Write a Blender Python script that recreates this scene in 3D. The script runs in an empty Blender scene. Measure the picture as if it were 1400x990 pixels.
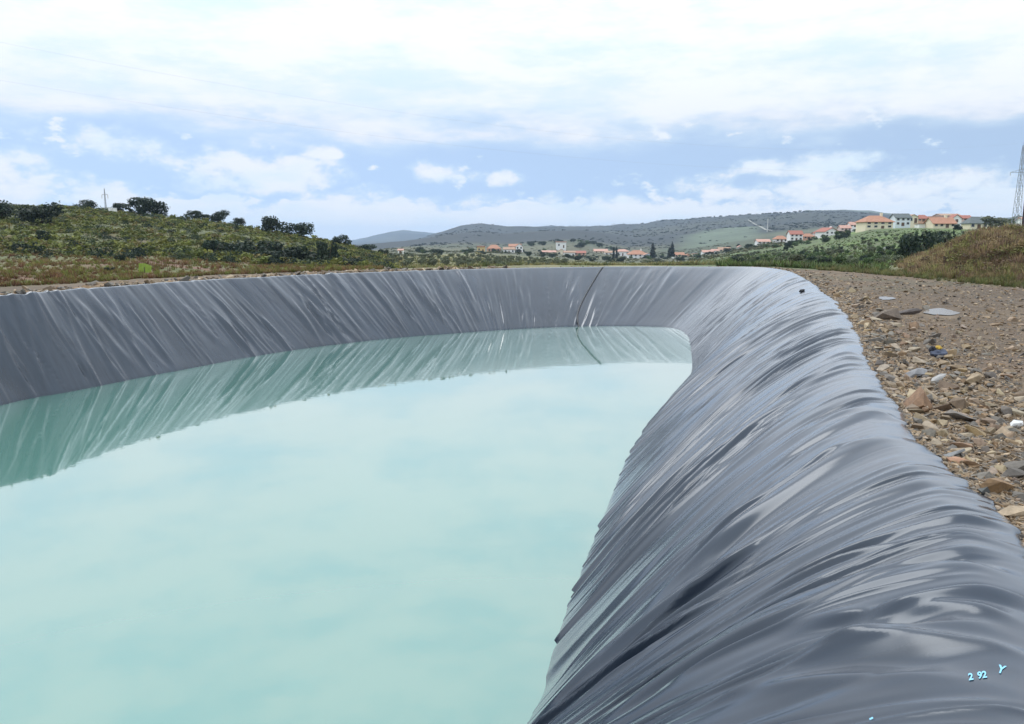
import bpy, bmesh, math, random
import numpy as np
from mathutils import Vector, Matrix
from mathutils.bvhtree import BVHTree

random.seed(7)
rng = np.random.default_rng(11)
sc = bpy.context.scene
COL = sc.collection
R = math.radians

# ------------------------------------------------------------------ camera
FPX = 1050.0                     # focal length in photograph pixels (1400 wide)
CAM_Z = 2.0
PITCH = math.atan((495 - 325) / FPX)
cam_data = bpy.data.cameras.new('camera')
cam_data.sensor_width = 36.0
cam_data.lens = 36.0 * FPX / 1400.0
cam_data.clip_start = 0.05
cam_data.clip_end = 30000
cam = bpy.data.objects.new('camera', cam_data)
cam.location = (0, 0, CAM_Z)
cam.rotation_euler = (math.pi / 2 - PITCH, 0, 0)
COL.objects.link(cam)
sc.camera = cam

# ------------------------------------------------------------------ sky and sun
SUN_EL, SUN_AZ = R(54), R(-44)    # azimuth clockwise from the view direction (+Y)
world = bpy.data.worlds.new('World')
sc.world = world
world.use_nodes = True


def build_world():
    nt = world.node_tree
    N, L = nt.nodes, nt.links
    N.clear()
    out = N.new('ShaderNodeOutputWorld')
    mixs = N.new('ShaderNodeMixShader')
    bsky = N.new('ShaderNodeBackground')
    bcl = N.new('ShaderNodeBackground')
    sky = N.new('ShaderNodeTexSky')
    sky.sky_type = 'NISHITA'
    sky.sun_disc = False
    sky.sun_elevation = SUN_EL
    sky.sun_rotation = SUN_AZ
    sky.altitude = 300
    sky.air_density = 1.0
    sky.dust_density = 0.2
    sky.ozone_density = 3.0
    bsky.inputs['Strength'].default_value = 0.15
    L.new(sky.outputs[0], bsky.inputs['Color'])
    tc = N.new('ShaderNodeTexCoord')
    vup = N.new('ShaderNodeVectorMath')          # washed clean by rain: the blue of higher air reaches down to the horizon
    vup.operation = 'ADD'
    vup.inputs[1].default_value = (0, 0, 0.32)
    L.new(tc.outputs['Generated'], vup.inputs[0])
    vno = N.new('ShaderNodeVectorMath')
    vno.operation = 'NORMALIZE'
    L.new(vup.outputs[0], vno.inputs[0])
    L.new(vno.outputs[0], sky.inputs['Vector'])
    sep = N.new('ShaderNodeSeparateXYZ')
    L.new(tc.outputs['Generated'], sep.inputs[0])

    def val(x, sock):
        if isinstance(x, (int, float)):
            sock.default_value = x
        else:
            L.new(x, sock)

    def m(op, a, b=0.0, c=0.0):
        n = N.new('ShaderNodeMath')
        n.operation = op
        for i, v in enumerate((a, b, c)):
            val(v, n.inputs[i])
        return n.outputs[0]

    def smooth(x, a, b, lo=0.0, hi=1.0):
        n = N.new('ShaderNodeMapRange')
        n.interpolation_type = 'SMOOTHSTEP'
        val(x, n.inputs['Value'])
        n.inputs['From Min'].default_value = a
        n.inputs['From Max'].default_value = b
        n.inputs['To Min'].default_value = lo
        n.inputs['To Max'].default_value = hi
        return n.outputs[0]

    def noise(scale, zs, off, detail=6.0, rough=0.55, dist=0.0):
        mp = N.new('ShaderNodeMapping')
        mp.inputs['Scale'].default_value = (1, 1, zs)
        mp.inputs['Location'].default_value = (off, off * 1.7, off * 0.3)
        L.new(tc.outputs['Generated'], mp.inputs[0])
        n = N.new('ShaderNodeTexNoise')
        n.inputs['Scale'].default_value = scale
        n.inputs['Detail'].default_value = detail
        n.inputs['Roughness'].default_value = rough
        n.inputs['Distortion'].default_value = dist
        L.new(mp.outputs[0], n.inputs['Vector'])
        return n.outputs['Fac']

    el = m('ARCSINE', sep.outputs['Z'])
    az = m('ARCTAN2', sep.outputs['X'], sep.outputs['Y'])
    n1 = noise(3.2, 3.0, 3.1, 7, 0.55)
    n2 = noise(7.0, 3.5, 9.4, 8, 0.6)
    n3 = noise(13.0, 2.2, 5.7, 8, 0.55)
    n4 = noise(28.0, 1.6, 1.3, 6, 0.6)
    # high veil of cloud that covers the sky above about seven degrees
    e1 = m('ADD', el, m('MULTIPLY', m('SUBTRACT', n1, 0.5), 0.13))
    e1 = m('ADD', e1, m('MULTIPLY', m('SUBTRACT', n2, 0.5), 0.06))
    deck = smooth(e1, 0.098, 0.150)
    thin = smooth(n2, 0.36, 0.60, 0.86, 1.0)
    deck = m('MULTIPLY', deck, thin)
    # cumulus near the horizon, thickest low down
    bias = smooth(el, 0.014, 0.070, 0.24, -0.055)
    low = smooth(m('ADD', m('ADD', n3, bias), m('MULTIPLY', m('SUBTRACT', n4, 0.5), 0.12)), 0.535, 0.615)
    # single puffs that stand in the blue gap: azimuth, elevation, half sizes (radians)
    wig = m('ADD', m('MULTIPLY', m('SUBTRACT', n4, 0.5), 3.4), m('MULTIPLY', m('SUBTRACT', n3, 0.5), 4.2))
    puffs = None
    for px, py, rx, ry in ((355, 246, 105, 34), (150, 206, 90, 22), (615, 243, 55, 16), (35, 252, 70, 34),
                           (480, 296, 130, 30), (690, 250, 30, 12), (145, 272, 60, 18), (445, 215, 34, 10),
                           (870, 300, 330, 26), (1090, 235, 80, 18), (1200, 262, 260, 26), (1130, 232, 60, 18)):
        a0 = math.atan((px - 700) / (FPX * 1.013))
        e0 = (325 - py) / FPX * math.cos(a0)
        dx = m('MULTIPLY', m('SUBTRACT', az, a0), FPX / rx)
        dy = m('MULTIPLY', m('SUBTRACT', el, e0), FPX / ry)
        # flat underneath, domed above
        dy = m('MULTIPLY', dy, smooth(dy, -0.4, 0.2, 1.35, 0.9))
        d = m('ADD', m('ADD', m('MULTIPLY', dx, dx), m('MULTIPLY', dy, dy)), wig)
        k = smooth(d, 1.3, -0.35, 0.0, 1.0)
        puffs = k if puffs is None else m('MAXIMUM', puffs, k)
    keep = m('MULTIPLY', m('SUBTRACT', 1.0, deck), m('MULTIPLY', m('SUBTRACT', 1.0, m('MULTIPLY', low, 0.9)), m('SUBTRACT', 1.0, puffs)))
    mask = m('SUBTRACT', 1.0, m('MULTIPLY', keep, 0.57))
    col = N.new('ShaderNodeMix')
    col.data_type = 'RGBA'
    L.new(m('MULTIPLY', smooth(n2, 0.25, 0.6), smooth(keep, 0.75, 0.2)), col.inputs[0])
    col.inputs[6].default_value = (0.73, 0.875, 1.0, 1)
    col.inputs[7].default_value = (0.885, 0.93, 1.0, 1)
    L.new(col.outputs[2], bcl.inputs['Color'])
    # an overcast sky grows brighter towards the zenith
    L.new(m('ADD', 0.96, m('MULTIPLY', m('MINIMUM', m('MAXIMUM', m('SUBTRACT', sep.outputs['Z'], 0.14), 0.0), 0.5), 1.5)), bcl.inputs['Strength'])
    L.new(mask, mixs.inputs[0])
    L.new(bsky.outputs[0], mixs.inputs[1])
    L.new(bcl.outputs[0], mixs.inputs[2])
    L.new(mixs.outputs[0], out.inputs['Surface'])
    world.cycles.sampling_method = 'MANUAL'
    world.cycles.sample_map_resolution = 1024


build_world()
sun_data = bpy.data.lights.new('sun', 'SUN')
sun_data.energy = 1.3
sun_data.angle = R(36)
sun_data.color = (1.0, 0.985, 0.97)
sun = bpy.data.objects.new('sun', sun_data)
sdir = Vector((math.sin(SUN_AZ) * math.cos(SUN_EL), math.cos(SUN_AZ) * math.cos(SUN_EL), math.sin(SUN_EL)))
sun.rotation_euler = (-sdir).to_track_quat('-Z', 'Y').to_euler()
sun.location = sdir * 60
COL.objects.link(sun)

sc.view_settings.view_transform = 'Standard'
sc.view_settings.look = 'None'
sc.view_settings.exposure = 0.1
sc.view_settings.gamma = 1.0
sc.view_settings.use_curve_mapping = False
sc.render.engine = 'CYCLES'
sc.cycles.use_denoising = True
sc.cycles.max_bounces = 8
sc.cycles.volume_bounces = 1
sc.cycles.caustics_reflective = False
sc.cycles.caustics_refractive = False


# ------------------------------------------------------------------ small helpers
def ray(px, py):
    u, v = (px - 700) / FPX, (py - 495) / FPX
    return np.array([u, math.cos(PITCH) - v * math.sin(PITCH), -math.sin(PITCH) - v * math.cos(PITCH)])


def gp(px, py, z):
    d = ray(px, py)
    k = (z - CAM_Z) / d[2]
    return d[0] * k, d[1] * k


def tan_el(py):
    d = ray(700, py)
    return d[2] / d[1]


def sstep(x, a, b):
    t = np.clip((x - a) / (b - a), 0, 1)
    return t * t * (3 - 2 * t)


_perm = rng.random((256, 256))


def vnoise(x, y):
    xi, yi = np.floor(x).astype(int), np.floor(y).astype(int)
    fx, fy = x - xi, y - yi
    fx, fy = fx * fx * (3 - 2 * fx), fy * fy * (3 - 2 * fy)
    a = _perm[xi & 255, yi & 255]
    b = _perm[(xi + 1) & 255, yi & 255]
    c = _perm[xi & 255, (yi + 1) & 255]
    d = _perm[(xi + 1) & 255, (yi + 1) & 255]
    return (a * (1 - fx) + b * fx) * (1 - fy) + (c * (1 - fx) + d * fx) * fy - 0.5


def fbm(x, y, o=4):
    s, a = 0, 1.0
    for k in range(o):
        s = s + a * vnoise(x * 2 ** k + 17.3 * k, y * 2 ** k - 9.1 * k)
        a *= 0.5
    return s


def np_mesh(name, verts, quads=None, tris=None, smooth=False, uv=None, col=None):
    me = bpy.data.meshes.new(name)
    verts = np.asarray(verts, dtype=np.float32)
    loops, starts, totals, at = [], [], [], 0
    for arr, n in ((quads, 4), (tris, 3)):
        if arr is not None and len(arr):
            arr = np.asarray(arr, dtype=np.int32)
            loops.append(arr.ravel())
            starts.append(at + np.arange(len(arr), dtype=np.int32) * n)
            totals.append(np.full(len(arr), n, dtype=np.int32))
            at += arr.size
    loops, starts, totals = np.concatenate(loops), np.concatenate(starts), np.concatenate(totals)
    me.vertices.add(len(verts))
    me.vertices.foreach_set('co', verts.ravel())
    me.loops.add(len(loops))
    me.loops.foreach_set('vertex_index', loops)
    me.polygons.add(len(starts))
    me.polygons.foreach_set('loop_start', starts)
    me.polygons.foreach_set('loop_total', totals)
    if uv is not None:
        l = me.uv_layers.new(name='uv')
        l.data.foreach_set('uv', np.asarray(uv, dtype=np.float32)[loops].ravel())
    if col is not None:
        c = me.color_attributes.new('tint', 'FLOAT_COLOR', 'POINT')
        c4 = np.ones((len(verts), 4), dtype=np.float32)
        c4[:, :3] = col
        c.data.foreach_set('color', c4.ravel())
    me.update(calc_edges=True)
    me.validate()
    me.polygons.foreach_set('use_smooth', np.full(len(me.polygons), smooth, dtype=bool))
    return me


def add(name, me, mat=None, parent=None, loc=(0, 0, 0), rot=(0, 0, 0), scale=(1, 1, 1)):
    o = bpy.data.objects.new(name, me)
    COL.objects.link(o)
    if mat is not None and me is not None and len(me.materials) == 0:
        me.materials.append(mat)
    o.parent = parent
    o.location, o.rotation_euler, o.scale = loc, rot, scale
    return o


def tag(o, label=None, cat=None, group=None, kind=None):
    if label:
        o['label'] = label
    if cat:
        o['category'] = cat
    if group:
        o['group'] = group
    if kind:
        o['kind'] = kind
    return o


def empty(name, loc, rz=0.0, scale=1.0):
    o = bpy.data.objects.new(name, None)
    COL.objects.link(o)
    o.location, o.rotation_euler = loc, (0, 0, rz)
    o.scale = (scale,) * 3 if isinstance(scale, (int, float)) else scale
    o.empty_display_size = 0.2
    return o


class MB:
    """collects boxes, bars and prisms into one mesh"""
    def __init__(self):
        self.v, self.f = [], []

    def poly(self, pts, faces):
        k = len(self.v)
        self.v += [tuple(p) for p in pts]
        self.f += [tuple(i + k for i in f) for f in faces]
        return self

    def box(self, x0, x1, y0, y1, z0, z1):
        p = [(x, y, z) for z in (z0, z1) for y in (y0, y1) for x in (x0, x1)]
        return self.poly(p, [(0, 2, 3, 1), (4, 5, 7, 6), (0, 1, 5, 4), (2, 6, 7, 3), (0, 4, 6, 2), (1, 3, 7, 5)])

    def bar(self, a, b, r, r2=None, n=4):
        a, b = Vector(a), Vector(b)
        r2 = r if r2 is None else r2
        z = (b - a).normalized()
        x = z.orthogonal().normalized()
        y = z.cross(x)
        p = []
        for c, rr in ((a, r), (b, r2)):
            for i in range(n):
                t = 2 * math.pi * (i + 0.5) / n
                p.append(c + (x * math.cos(t) + y * math.sin(t)) * rr)
        f = [(i, (i + 1) % n, n + (i + 1) % n, n + i) for i in range(n)]
        f += [tuple(range(n - 1, -1, -1)), tuple(range(n, 2 * n))]
        return self.poly(p, f)

    def tube(self, pts, radii, n=8):
        pts = [Vector(p) for p in pts]
        k0 = len(self.v)
        up = None
        for i, p in enumerate(pts):
            d = (pts[min(i + 1, len(pts) - 1)] - pts[max(i - 1, 0)]).normalized()
            if up is None:
                up = d.orthogonal().normalized()
            up = (up - d * up.dot(d)).normalized()
            w = d.cross(up)
            rr = radii[i] if hasattr(radii, '__len__') else radii
            for j in range(n):
                t = 2 * math.pi * j / n
                self.v.append(tuple(p + (up * math.cos(t) + w * math.sin(t)) * rr))
        for i in range(len(pts) - 1):
            for j in range(n):
                a, b = k0 + i * n + j, k0 + i * n + (j + 1) % n
                self.f.append((a, b, b + n, a + n))
        e = k0 + (len(pts) - 1) * n
        self.f += [tuple(k0 + j for j in range(n - 1, -1, -1)), tuple(e + j for j in range(n))]
        return self

    def mesh(self, name, smooth=False):
        me = bpy.data.meshes.new(name)
        me.from_pydata(self.v, [], self.f)
        me.update()
        if smooth:
            me.polygons.foreach_set('use_smooth', np.ones(len(me.polygons), dtype=bool))
        return me

    def build(self, name, mat, parent=None, smooth=False, **kw):
        return add(name, self.mesh(name, smooth), mat, parent, **kw)


# ------------------------------------------------------------------ materials
def new_mat(name):
    m = bpy.data.materials.new(name)
    m.use_nodes = True
    nt = m.node_tree
    b = nt.nodes['Principled BSDF']
    return m, nt, nt.nodes, nt.links, b


def plain(name, color, rough=0.8, var=0.12, scale=6.0, spec=0.3, bump=0.0):
    """a plain surface with a little mottling in object space"""
    m, nt, N, L, b = new_mat(name)
    tc = N.new('ShaderNodeTexCoord')
    n = N.new('ShaderNodeTexNoise')
    n.inputs['Scale'].default_value = scale
    n.inputs['Detail'].default_value = 5
    L.new(tc.outputs['Object'], n.inputs['Vector'])
    mx = N.new('ShaderNodeMix')
    mx.data_type = 'RGBA'
    mx.inputs[6].default_value = tuple(max(0, c * (1 - var * 2)) for c in color) + (1,)
    mx.inputs[7].default_value = tuple(min(1, c * (1 + var)) for c in color) + (1,)
    L.new(n.outputs['Fac'], mx.inputs[0])
    L.new(mx.outputs[2], b.inputs['Base Color'])
    b.inputs['Roughness'].default_value = rough
    b.inputs['Specular IOR Level'].default_value = spec
    if bump:
        bp = N.new('ShaderNodeBump')
        bp.inputs['Strength'].default_value = bump
        bp.inputs['Distance'].default_value = 0.02
        L.new(n.outputs['Fac'], bp.inputs['Height'])
        L.new(bp.outputs[0], b.inputs['Normal'])
    return m


def tinted(name, rough=0.85, spec=0.2, noise_scale=3.0, var=0.35, bump=0.0, transl=0.0, obj_var=0.0, broad=()):
    """colour comes from the mesh's own 'tint' attribute, broken up with noise"""
    m, nt, N, L, b = new_mat(name)
    at = N.new('ShaderNodeAttribute')
    at.attribute_name = 'tint'
    geo = N.new('ShaderNodeNewGeometry')
    n = N.new('ShaderNodeTexNoise')
    n.inputs['Scale'].default_value = noise_scale
    n.inputs['Detail'].default_value = 8
    n.inputs['Roughness'].default_value = 0.65
    L.new(geo.outputs['Position'], n.inputs['Vector'])
    mr = N.new('ShaderNodeMapRange')
    mr.inputs['From Min'].default_value = 0.25
    mr.inputs['From Max'].default_value = 0.75
    mr.inputs['To Min'].default_value = 1 - var
    mr.inputs['To Max'].default_value = 1 + var
    L.new(n.outputs['Fac'], mr.inputs['Value'])
    hs = N.new('ShaderNodeHueSaturation')
    L.new(at.outputs['Color'], hs.inputs['Color'])
    last = mr.outputs[0]
    for ls in broad:
        nb = N.new('ShaderNodeTexNoise')
        nb.inputs['Scale'].default_value = ls
        nb.inputs['Detail'].default_value = 9
        nb.inputs['Roughness'].default_value = 0.7
        L.new(geo.outputs['Position'], nb.inputs['Vector'])
        mb_ = N.new('ShaderNodeMapRange')
        mb_.inputs['From Min'].default_value = 0.3
        mb_.inputs['From Max'].default_value = 0.7
        mb_.inputs['To Min'].default_value = 0.68
        mb_.inputs['To Max'].default_value = 1.18
        L.new(nb.outputs['Fac'], mb_.inputs['Value'])
        mu = N.new('ShaderNodeMath')
        mu.operation = 'MULTIPLY'
        L.new(last, mu.inputs[0])
        L.new(mb_.outputs[0], mu.inputs[1])
        last = mu.outputs[0]
    if obj_var:
        oi = N.new('ShaderNodeObjectInfo')
        m2 = N.new('ShaderNodeMapRange')
        m2.inputs['To Min'].default_value = 1 - obj_var
        m2.inputs['To Max'].default_value = 1 + obj_var
        L.new(oi.outputs['Random'], m2.inputs['Value'])
        mm = N.new('ShaderNodeMath')
        mm.operation = 'MULTIPLY'
        L.new(last, mm.inputs[0])
        L.new(m2.outputs[0], mm.inputs[1])
        last = mm.outputs[0]
        m3 = N.new('ShaderNodeMapRange')
        m3.inputs['To Min'].default_value = 0.485
        m3.inputs['To Max'].default_value = 0.515
        L.new(oi.outputs['Random'], m3.inputs['Value'])
        L.new(m3.outputs[0], hs.inputs['Hue'])
    L.new(last, hs.inputs['Value'])
    L.new(hs.outputs[0], b.inputs['Base Color'])
    b.inputs['Roughness'].default_value = rough
    b.inputs['Specular IOR Level'].default_value = spec
    if bump:
        bp = N.new('ShaderNodeBump')
        bp.inputs['Strength'].default_value = 0.8
        bp.inputs['Distance'].default_value = bump
        L.new(n.outputs['Fac'], bp.inputs['Height'])
        L.new(bp.outputs[0], b.inputs['Normal'])
    if transl:
        tr = N.new('ShaderNodeBsdfTranslucent')
        L.new(hs.outputs[0], tr.inputs['Color'])
        mx = N.new('ShaderNodeMixShader')
        mx.inputs[0].default_value = transl
        L.new(b.outputs[0], mx.inputs[1])
        L.new(tr.outputs[0], mx.inputs[2])
        L.new(mx.outputs[0], N['Material Output'].inputs['Surface'])
    return m


def liner_material():
    m, nt, N, L, b = new_mat('geomembrane')
    uv = N.new('ShaderNodeUVMap')
    geo = N.new('ShaderNodeNewGeometry')

    def nz(src, sc3, scale, detail=5, rough=0.55):
        mp = N.new('ShaderNodeMapping')
        mp.inputs['Scale'].default_value = sc3
        L.new(src, mp.inputs[0])
        n = N.new('ShaderNodeTexNoise')
        n.inputs['Scale'].default_value = scale
        n.inputs['Detail'].default_value = detail
        n.inputs['Roughness'].default_value = rough
        L.new(mp.outputs[0], n.inputs['Vector'])
        return n.outputs['Fac']

    streak = nz(uv.outputs[0], (1, 0.10, 1), 9.0, 6)         # dust washed down the slope
    patch = nz(uv.outputs[0], (1, 0.5, 1), 0.55, 4)
    fine = nz(uv.outputs[0], (1, 0.16, 1), 30.0, 4)
    speck = nz(geo.outputs['Position'], (1, 1, 1), 60.0, 2)
    mx = N.new('ShaderNodeMix')
    mx.data_type = 'RGBA'
    mx.inputs[6].default_value = (0.007, 0.012, 0.022, 1)
    mx.inputs[7].default_value = (0.026, 0.038, 0.060, 1)
    mr = N.new('ShaderNodeMapRange')
    mr.inputs['From Min'].default_value = 0.3
    mr.inputs['From Max'].default_value = 0.7
    md = N.new('ShaderNodeMath')
    md.operation = 'MULTIPLY_ADD'
    L.new(patch, md.inputs[0])
    md.inputs[1].default_value = 0.5
    mh = N.new('ShaderNodeMath')
    mh.operation = 'MULTIPLY'
    mh.inputs[1].default_value = 0.5
    L.new(streak, mh.inputs[0])
    L.new(mh.outputs[0], md.inputs[2])
    L.new(md.outputs[0], mr.inputs['Value'])
    L.new(mr.outputs[0], mx.inputs[0])
    L.new(mx.outputs[2], b.inputs['Base Color'])
    rr = N.new('ShaderNodeMapRange')
    rr.inputs['From Min'].default_value = 0.3
    rr.inputs['From Max'].default_value = 0.7
    rr.inputs['To Min'].default_value = 0.18
    rr.inputs['To Max'].default_value = 0.29
    L.new(patch, rr.inputs['Value'])
    L.new(rr.outputs[0], b.inputs['Roughness'])
    b.inputs['IOR'].default_value = 1.40
    b.inputs['Specular Tint'].default_value = (0.78, 0.91, 1.0, 1)
    b.inputs['Coat Weight'].default_value = 1.0
    b.inputs['Coat IOR'].default_value = 1.38
    b.inputs['Coat Roughness'].default_value = 0.17
    bp = N.new('ShaderNodeBump')
    bp.inputs['Strength'].default_value = 0.12
    bp.inputs['Distance'].default_value = 0.004
    L.new(fine, bp.inputs['Height'])
    bp2 = N.new('ShaderNodeBump')
    bp2.inputs['Strength'].default_value = 0.12
    bp2.inputs['Distance'].default_value = 0.002
    L.new(speck, bp2.inputs['Height'])
    L.new(bp.outputs[0], bp2.inputs['Normal'])
    L.new(bp2.outputs[0], b.inputs['Normal'])
    return m


def water_material(name, base, ior, ripple):
    m, nt, N, L, b = new_mat(name)
    geo = N.new('ShaderNodeNewGeometry')
    n = N.new('ShaderNodeTexNoise')
    n.inputs['Scale'].default_value = 1.1
    n.inputs['Detail'].default_value = 5
    n.inputs['Roughness'].default_value = 0.55
    L.new(geo.outputs['Position'], n.inputs['Vector'])
    cl = N.new('ShaderNodeTexNoise')
    cl.inputs['Scale'].default_value = 0.11
    cl.inputs['Detail'].default_value = 3
    L.new(geo.outputs['Position'], cl.inputs['Vector'])
    mx = N.new('ShaderNodeMix')
    mx.data_type = 'RGBA'
    mx.inputs[6].default_value = tuple(c * 0.95 for c in base) + (1,)
    mx.inputs[7].default_value = tuple(c * 1.05 for c in base) + (1,)
    L.new(cl.outputs['Fac'], mx.inputs[0])
    L.new(mx.outputs[2], b.inputs['Base Color'])
    b.inputs['Roughness'].default_value = 0.035
    b.inputs['IOR'].default_value = ior
    if ior > 1.6:                # milky, silt-laden water: a strong skin of reflection
        b.inputs['Coat Weight'].default_value = 1.0
        b.inputs['Coat IOR'].default_value = 1.85
        b.inputs['Coat Roughness'].default_value = 0.03
    else:
        b.inputs['Roughness'].default_value = 0.22
    bp = N.new('ShaderNodeBump')
    bp.inputs['Strength'].default_value = ripple
    bp.inputs['Distance'].default_value = 0.02
    L.new(n.outputs['Fac'], bp.inputs['Height'])
    L.new(bp.outputs[0], b.inputs['Normal'])
    L.new(bp.outputs[0], b.inputs['Coat Normal'])
    return m


M = {}
M['liner'] = liner_material()
M['water'] = water_material('pond_water', (0.074, 0.225, 0.168), 1.85, 0.09)
M['puddle'] = water_material('puddle_water', (0.16, 0.13, 0.10), 1.45, 0.03)
M['ground'] = tinted('ground', rough=0.82, spec=0.35, noise_scale=2.2, var=0.45, bump=0.05, broad=(0.012, 0.06))
M['leaf'] = tinted('leaves', rough=0.6, spec=0.25, noise_scale=4.0, var=0.25, transl=0.25, obj_var=0.22)
M['scrub'] = tinted('scrub_leaves', rough=0.7, spec=0.2, noise_scale=1.0, var=0.3, transl=0.2)
M['bark'] = plain('bark', (0.10, 0.075, 0.055), 0.9, 0.25, 9)
M['stone'] = tinted('schist', rough=0.62, spec=0.4, noise_scale=14.0, var=0.38, bump=0.012, obj_var=0.14)
M['gravel'] = tinted('gravel', rough=0.66, spec=0.4, noise_scale=9.0, var=0.3)
M['black_plastic'] = plain('black_plastic', (0.012, 0.012, 0.014), 0.4, 0.1, 20, 0.5)
M['steel'] = plain('galvanised_steel', (0.34, 0.36, 0.40), 0.5, 0.1, 3, 0.5)
M['cable'] = plain('cable', (0.30, 0.31, 0.33), 0.6, 0.05, 3)
M['ink'] = plain('pale_blue_ink', (0.26, 0.58, 0.76), 0.5, 0.05, 40)

# ------------------------------------------------------------------ the basin: matched outer edge and waterline
WATER_Z = -3.3


def E(px, py):
    return gp(px, py, 0.0)


def W(px, py):
    return gp(px, py, WATER_Z)


PAIRS = [  # outer edge of the liner on the ground -> foot of the slope at the waterline
    ((0.85, 0.95), (-1.9, 4.9)),
    ((2.25, 2.5), (-1.15, 5.5)),
    (E(1400, 738), (-0.45, 6.6)),
    (E(1310, 650), W(732, 968)),
    (E(1248, 588), W(756, 885)),
    (E(1205, 520), W(787, 800)),
    (E(1180, 472), W(823, 708)),
    (E(1162, 438), W(868, 606)),
    (E(1143, 412), W(915, 545)),
    (E(1120, 395), W(943, 514)),
    (E(1100, 381), W(945, 485)),
    (E(1075, 370.5), W(940, 460)),
    (E(1035, 366), W(923, 449.5)),
    (E(965, 365.5), W(884, 446.5)),
    (E(880, 365), W(835, 446)),
    (E(790, 366), W(775, 447)),
    (E(700, 367.5), W(700, 450.5)),
    (E(600, 370), W(622, 456)),
    (E(520, 372.5), W(555, 461)),
    (E(440, 375.5), W(487, 468)),
    (E(360, 379.5), W(415, 477)),
    (E(290, 383), W(350, 487)),
    (E(215, 388), W(275, 501)),
    (E(140, 393.5), W(190, 517)),
    (E(60, 400), W(100, 535)),
    (E(0, 405), W(20, 550)),
    ((-20.6, 20.5), (-16.9, 19.6)),
    ((-21.0, 12.0), (-16.8, 12.4)),
    ((-17.0, 4.6), (-14.0, 8.2)),
    ((-9.0, 1.2), (-8.2, 5.4)),
    ((-3.0, 0.55), (-4.2, 4.8)),
]


def closed_spline(pts, per):
    p = np.array(pts)
    n = len(p)
    out = []
    t = (np.arange(per) / per)[:, None]
    for i in range(n):
        a, b, c, d = p[i - 1], p[i], p[(i + 1) % n], p[(i + 2) % n]
        out.append(0.5 * (2 * b + (c - a) * t + (2 * a - 5 * b + 4 * c - d) * t ** 2 + (3 * b - a - 3 * c + d) * t ** 3))
    return np.concatenate(out)


PER = 400
Eall = closed_spline([a for a, b in PAIRS], PER)
Wall = closed_spline([b for a, b in PAIRS], PER)
mid = 0.5 * (Eall + Wall)
seg = np.linalg.norm(np.diff(np.vstack([mid, mid[:1]]), axis=0), axis=1)
s_all = np.concatenate([[0], np.cumsum(seg)])
S_LEN = s_all[-1]
# resample: finer where the camera is near
dist = np.linalg.norm(mid, axis=1)
inview = (mid[:, 1] > 2.0) & (mid[:, 0] > -0.85 * mid[:, 1])
step = np.where(inview, np.clip(0.0019 * dist, 0.011, 0.08), 0.16)
cum = np.concatenate([[0], np.cumsum(seg / step)])
NS = int(cum[-1])
targ = np.arange(NS) / NS * cum[-1]
idx = np.interp(targ, cum, np.arange(len(cum)))


def samp(arr):
    a = np.vstack([arr, arr[:1]])
    return np.stack([np.interp(idx, np.arange(len(a)), a[:, k]) for k in range(a.shape[1])], 1)


Ec, Wc = samp(Eall), samp(Wall)
Sc = np.interp(idx, np.arange(len(s_all)), s_all)
W0 = Wc.copy()
# the sheet was unrolled askew: its folds run obliquely down the bank
_sl = []
for px, py, v in ((1400, 738, -0.7), (1248, 588, -1.4), (1180, 472, -2.4), (1143, 412, -3.2), (1100, 381, -2.4), (1035, 366, -0.9), (880, 365, 0.3), (790, 366, 0.3),
                  (700, 367.5, -0.4), (600, 370, -1.3), (440, 375.5, -1.9), (215, 388, -1.6), (0, 405, -1.4)):
    _p = np.array(gp(px, py, 0.0))
    _sl.append((Sc[np.argmin(np.sum((Ec - _p) ** 2, 1))], v))
_sl = [(0.0, 0.0)] + sorted(_sl) + [(S_LEN - 30, 0.0), (S_LEN, 0.0)]
SHEAR = np.interp(Sc, [a for a, b in _sl], [b for a, b in _sl])
for _ in range(60):
    SHEAR[1:-1] = 0.5 * SHEAR[1:-1] + 0.25 * (SHEAR[:-2] + SHEAR[2:])
SHEAR += 0.18 * fbm(Sc * 0.5, Sc * 0 + 2.2, 2)
_wp = np.vstack([Wall, Wall[:1]])
Wc = np.stack([np.interp(np.mod(Sc + SHEAR, S_LEN), s_all, _wp[:, k]) for k in range(2)], 1)


def s_of(px, py):
    """arc length of the liner's outer edge nearest to a pixel"""
    p = np.array(E(px, py))
    return Sc[np.argmin(np.sum((Ec - p) ** 2, 1))]


# uneven outer hem
hem = 0.11 * fbm(Sc * 0.9, Sc * 0 + 3.3, 3) + 0.07 * vnoise(Sc * 4.1, Sc * 0 + 8.8) + 0.035 * vnoise(Sc * 11.0, Sc * 0 + 4.8)
nrm2 = W0 - Ec
Lh = np.linalg.norm(nrm2, axis=1)
nrm2 = nrm2 / Lh[:, None]
Eh = Ec + nrm2 * hem[:, None]
Lh = np.linalg.norm(W0 - Eh, axis=1)
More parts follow.
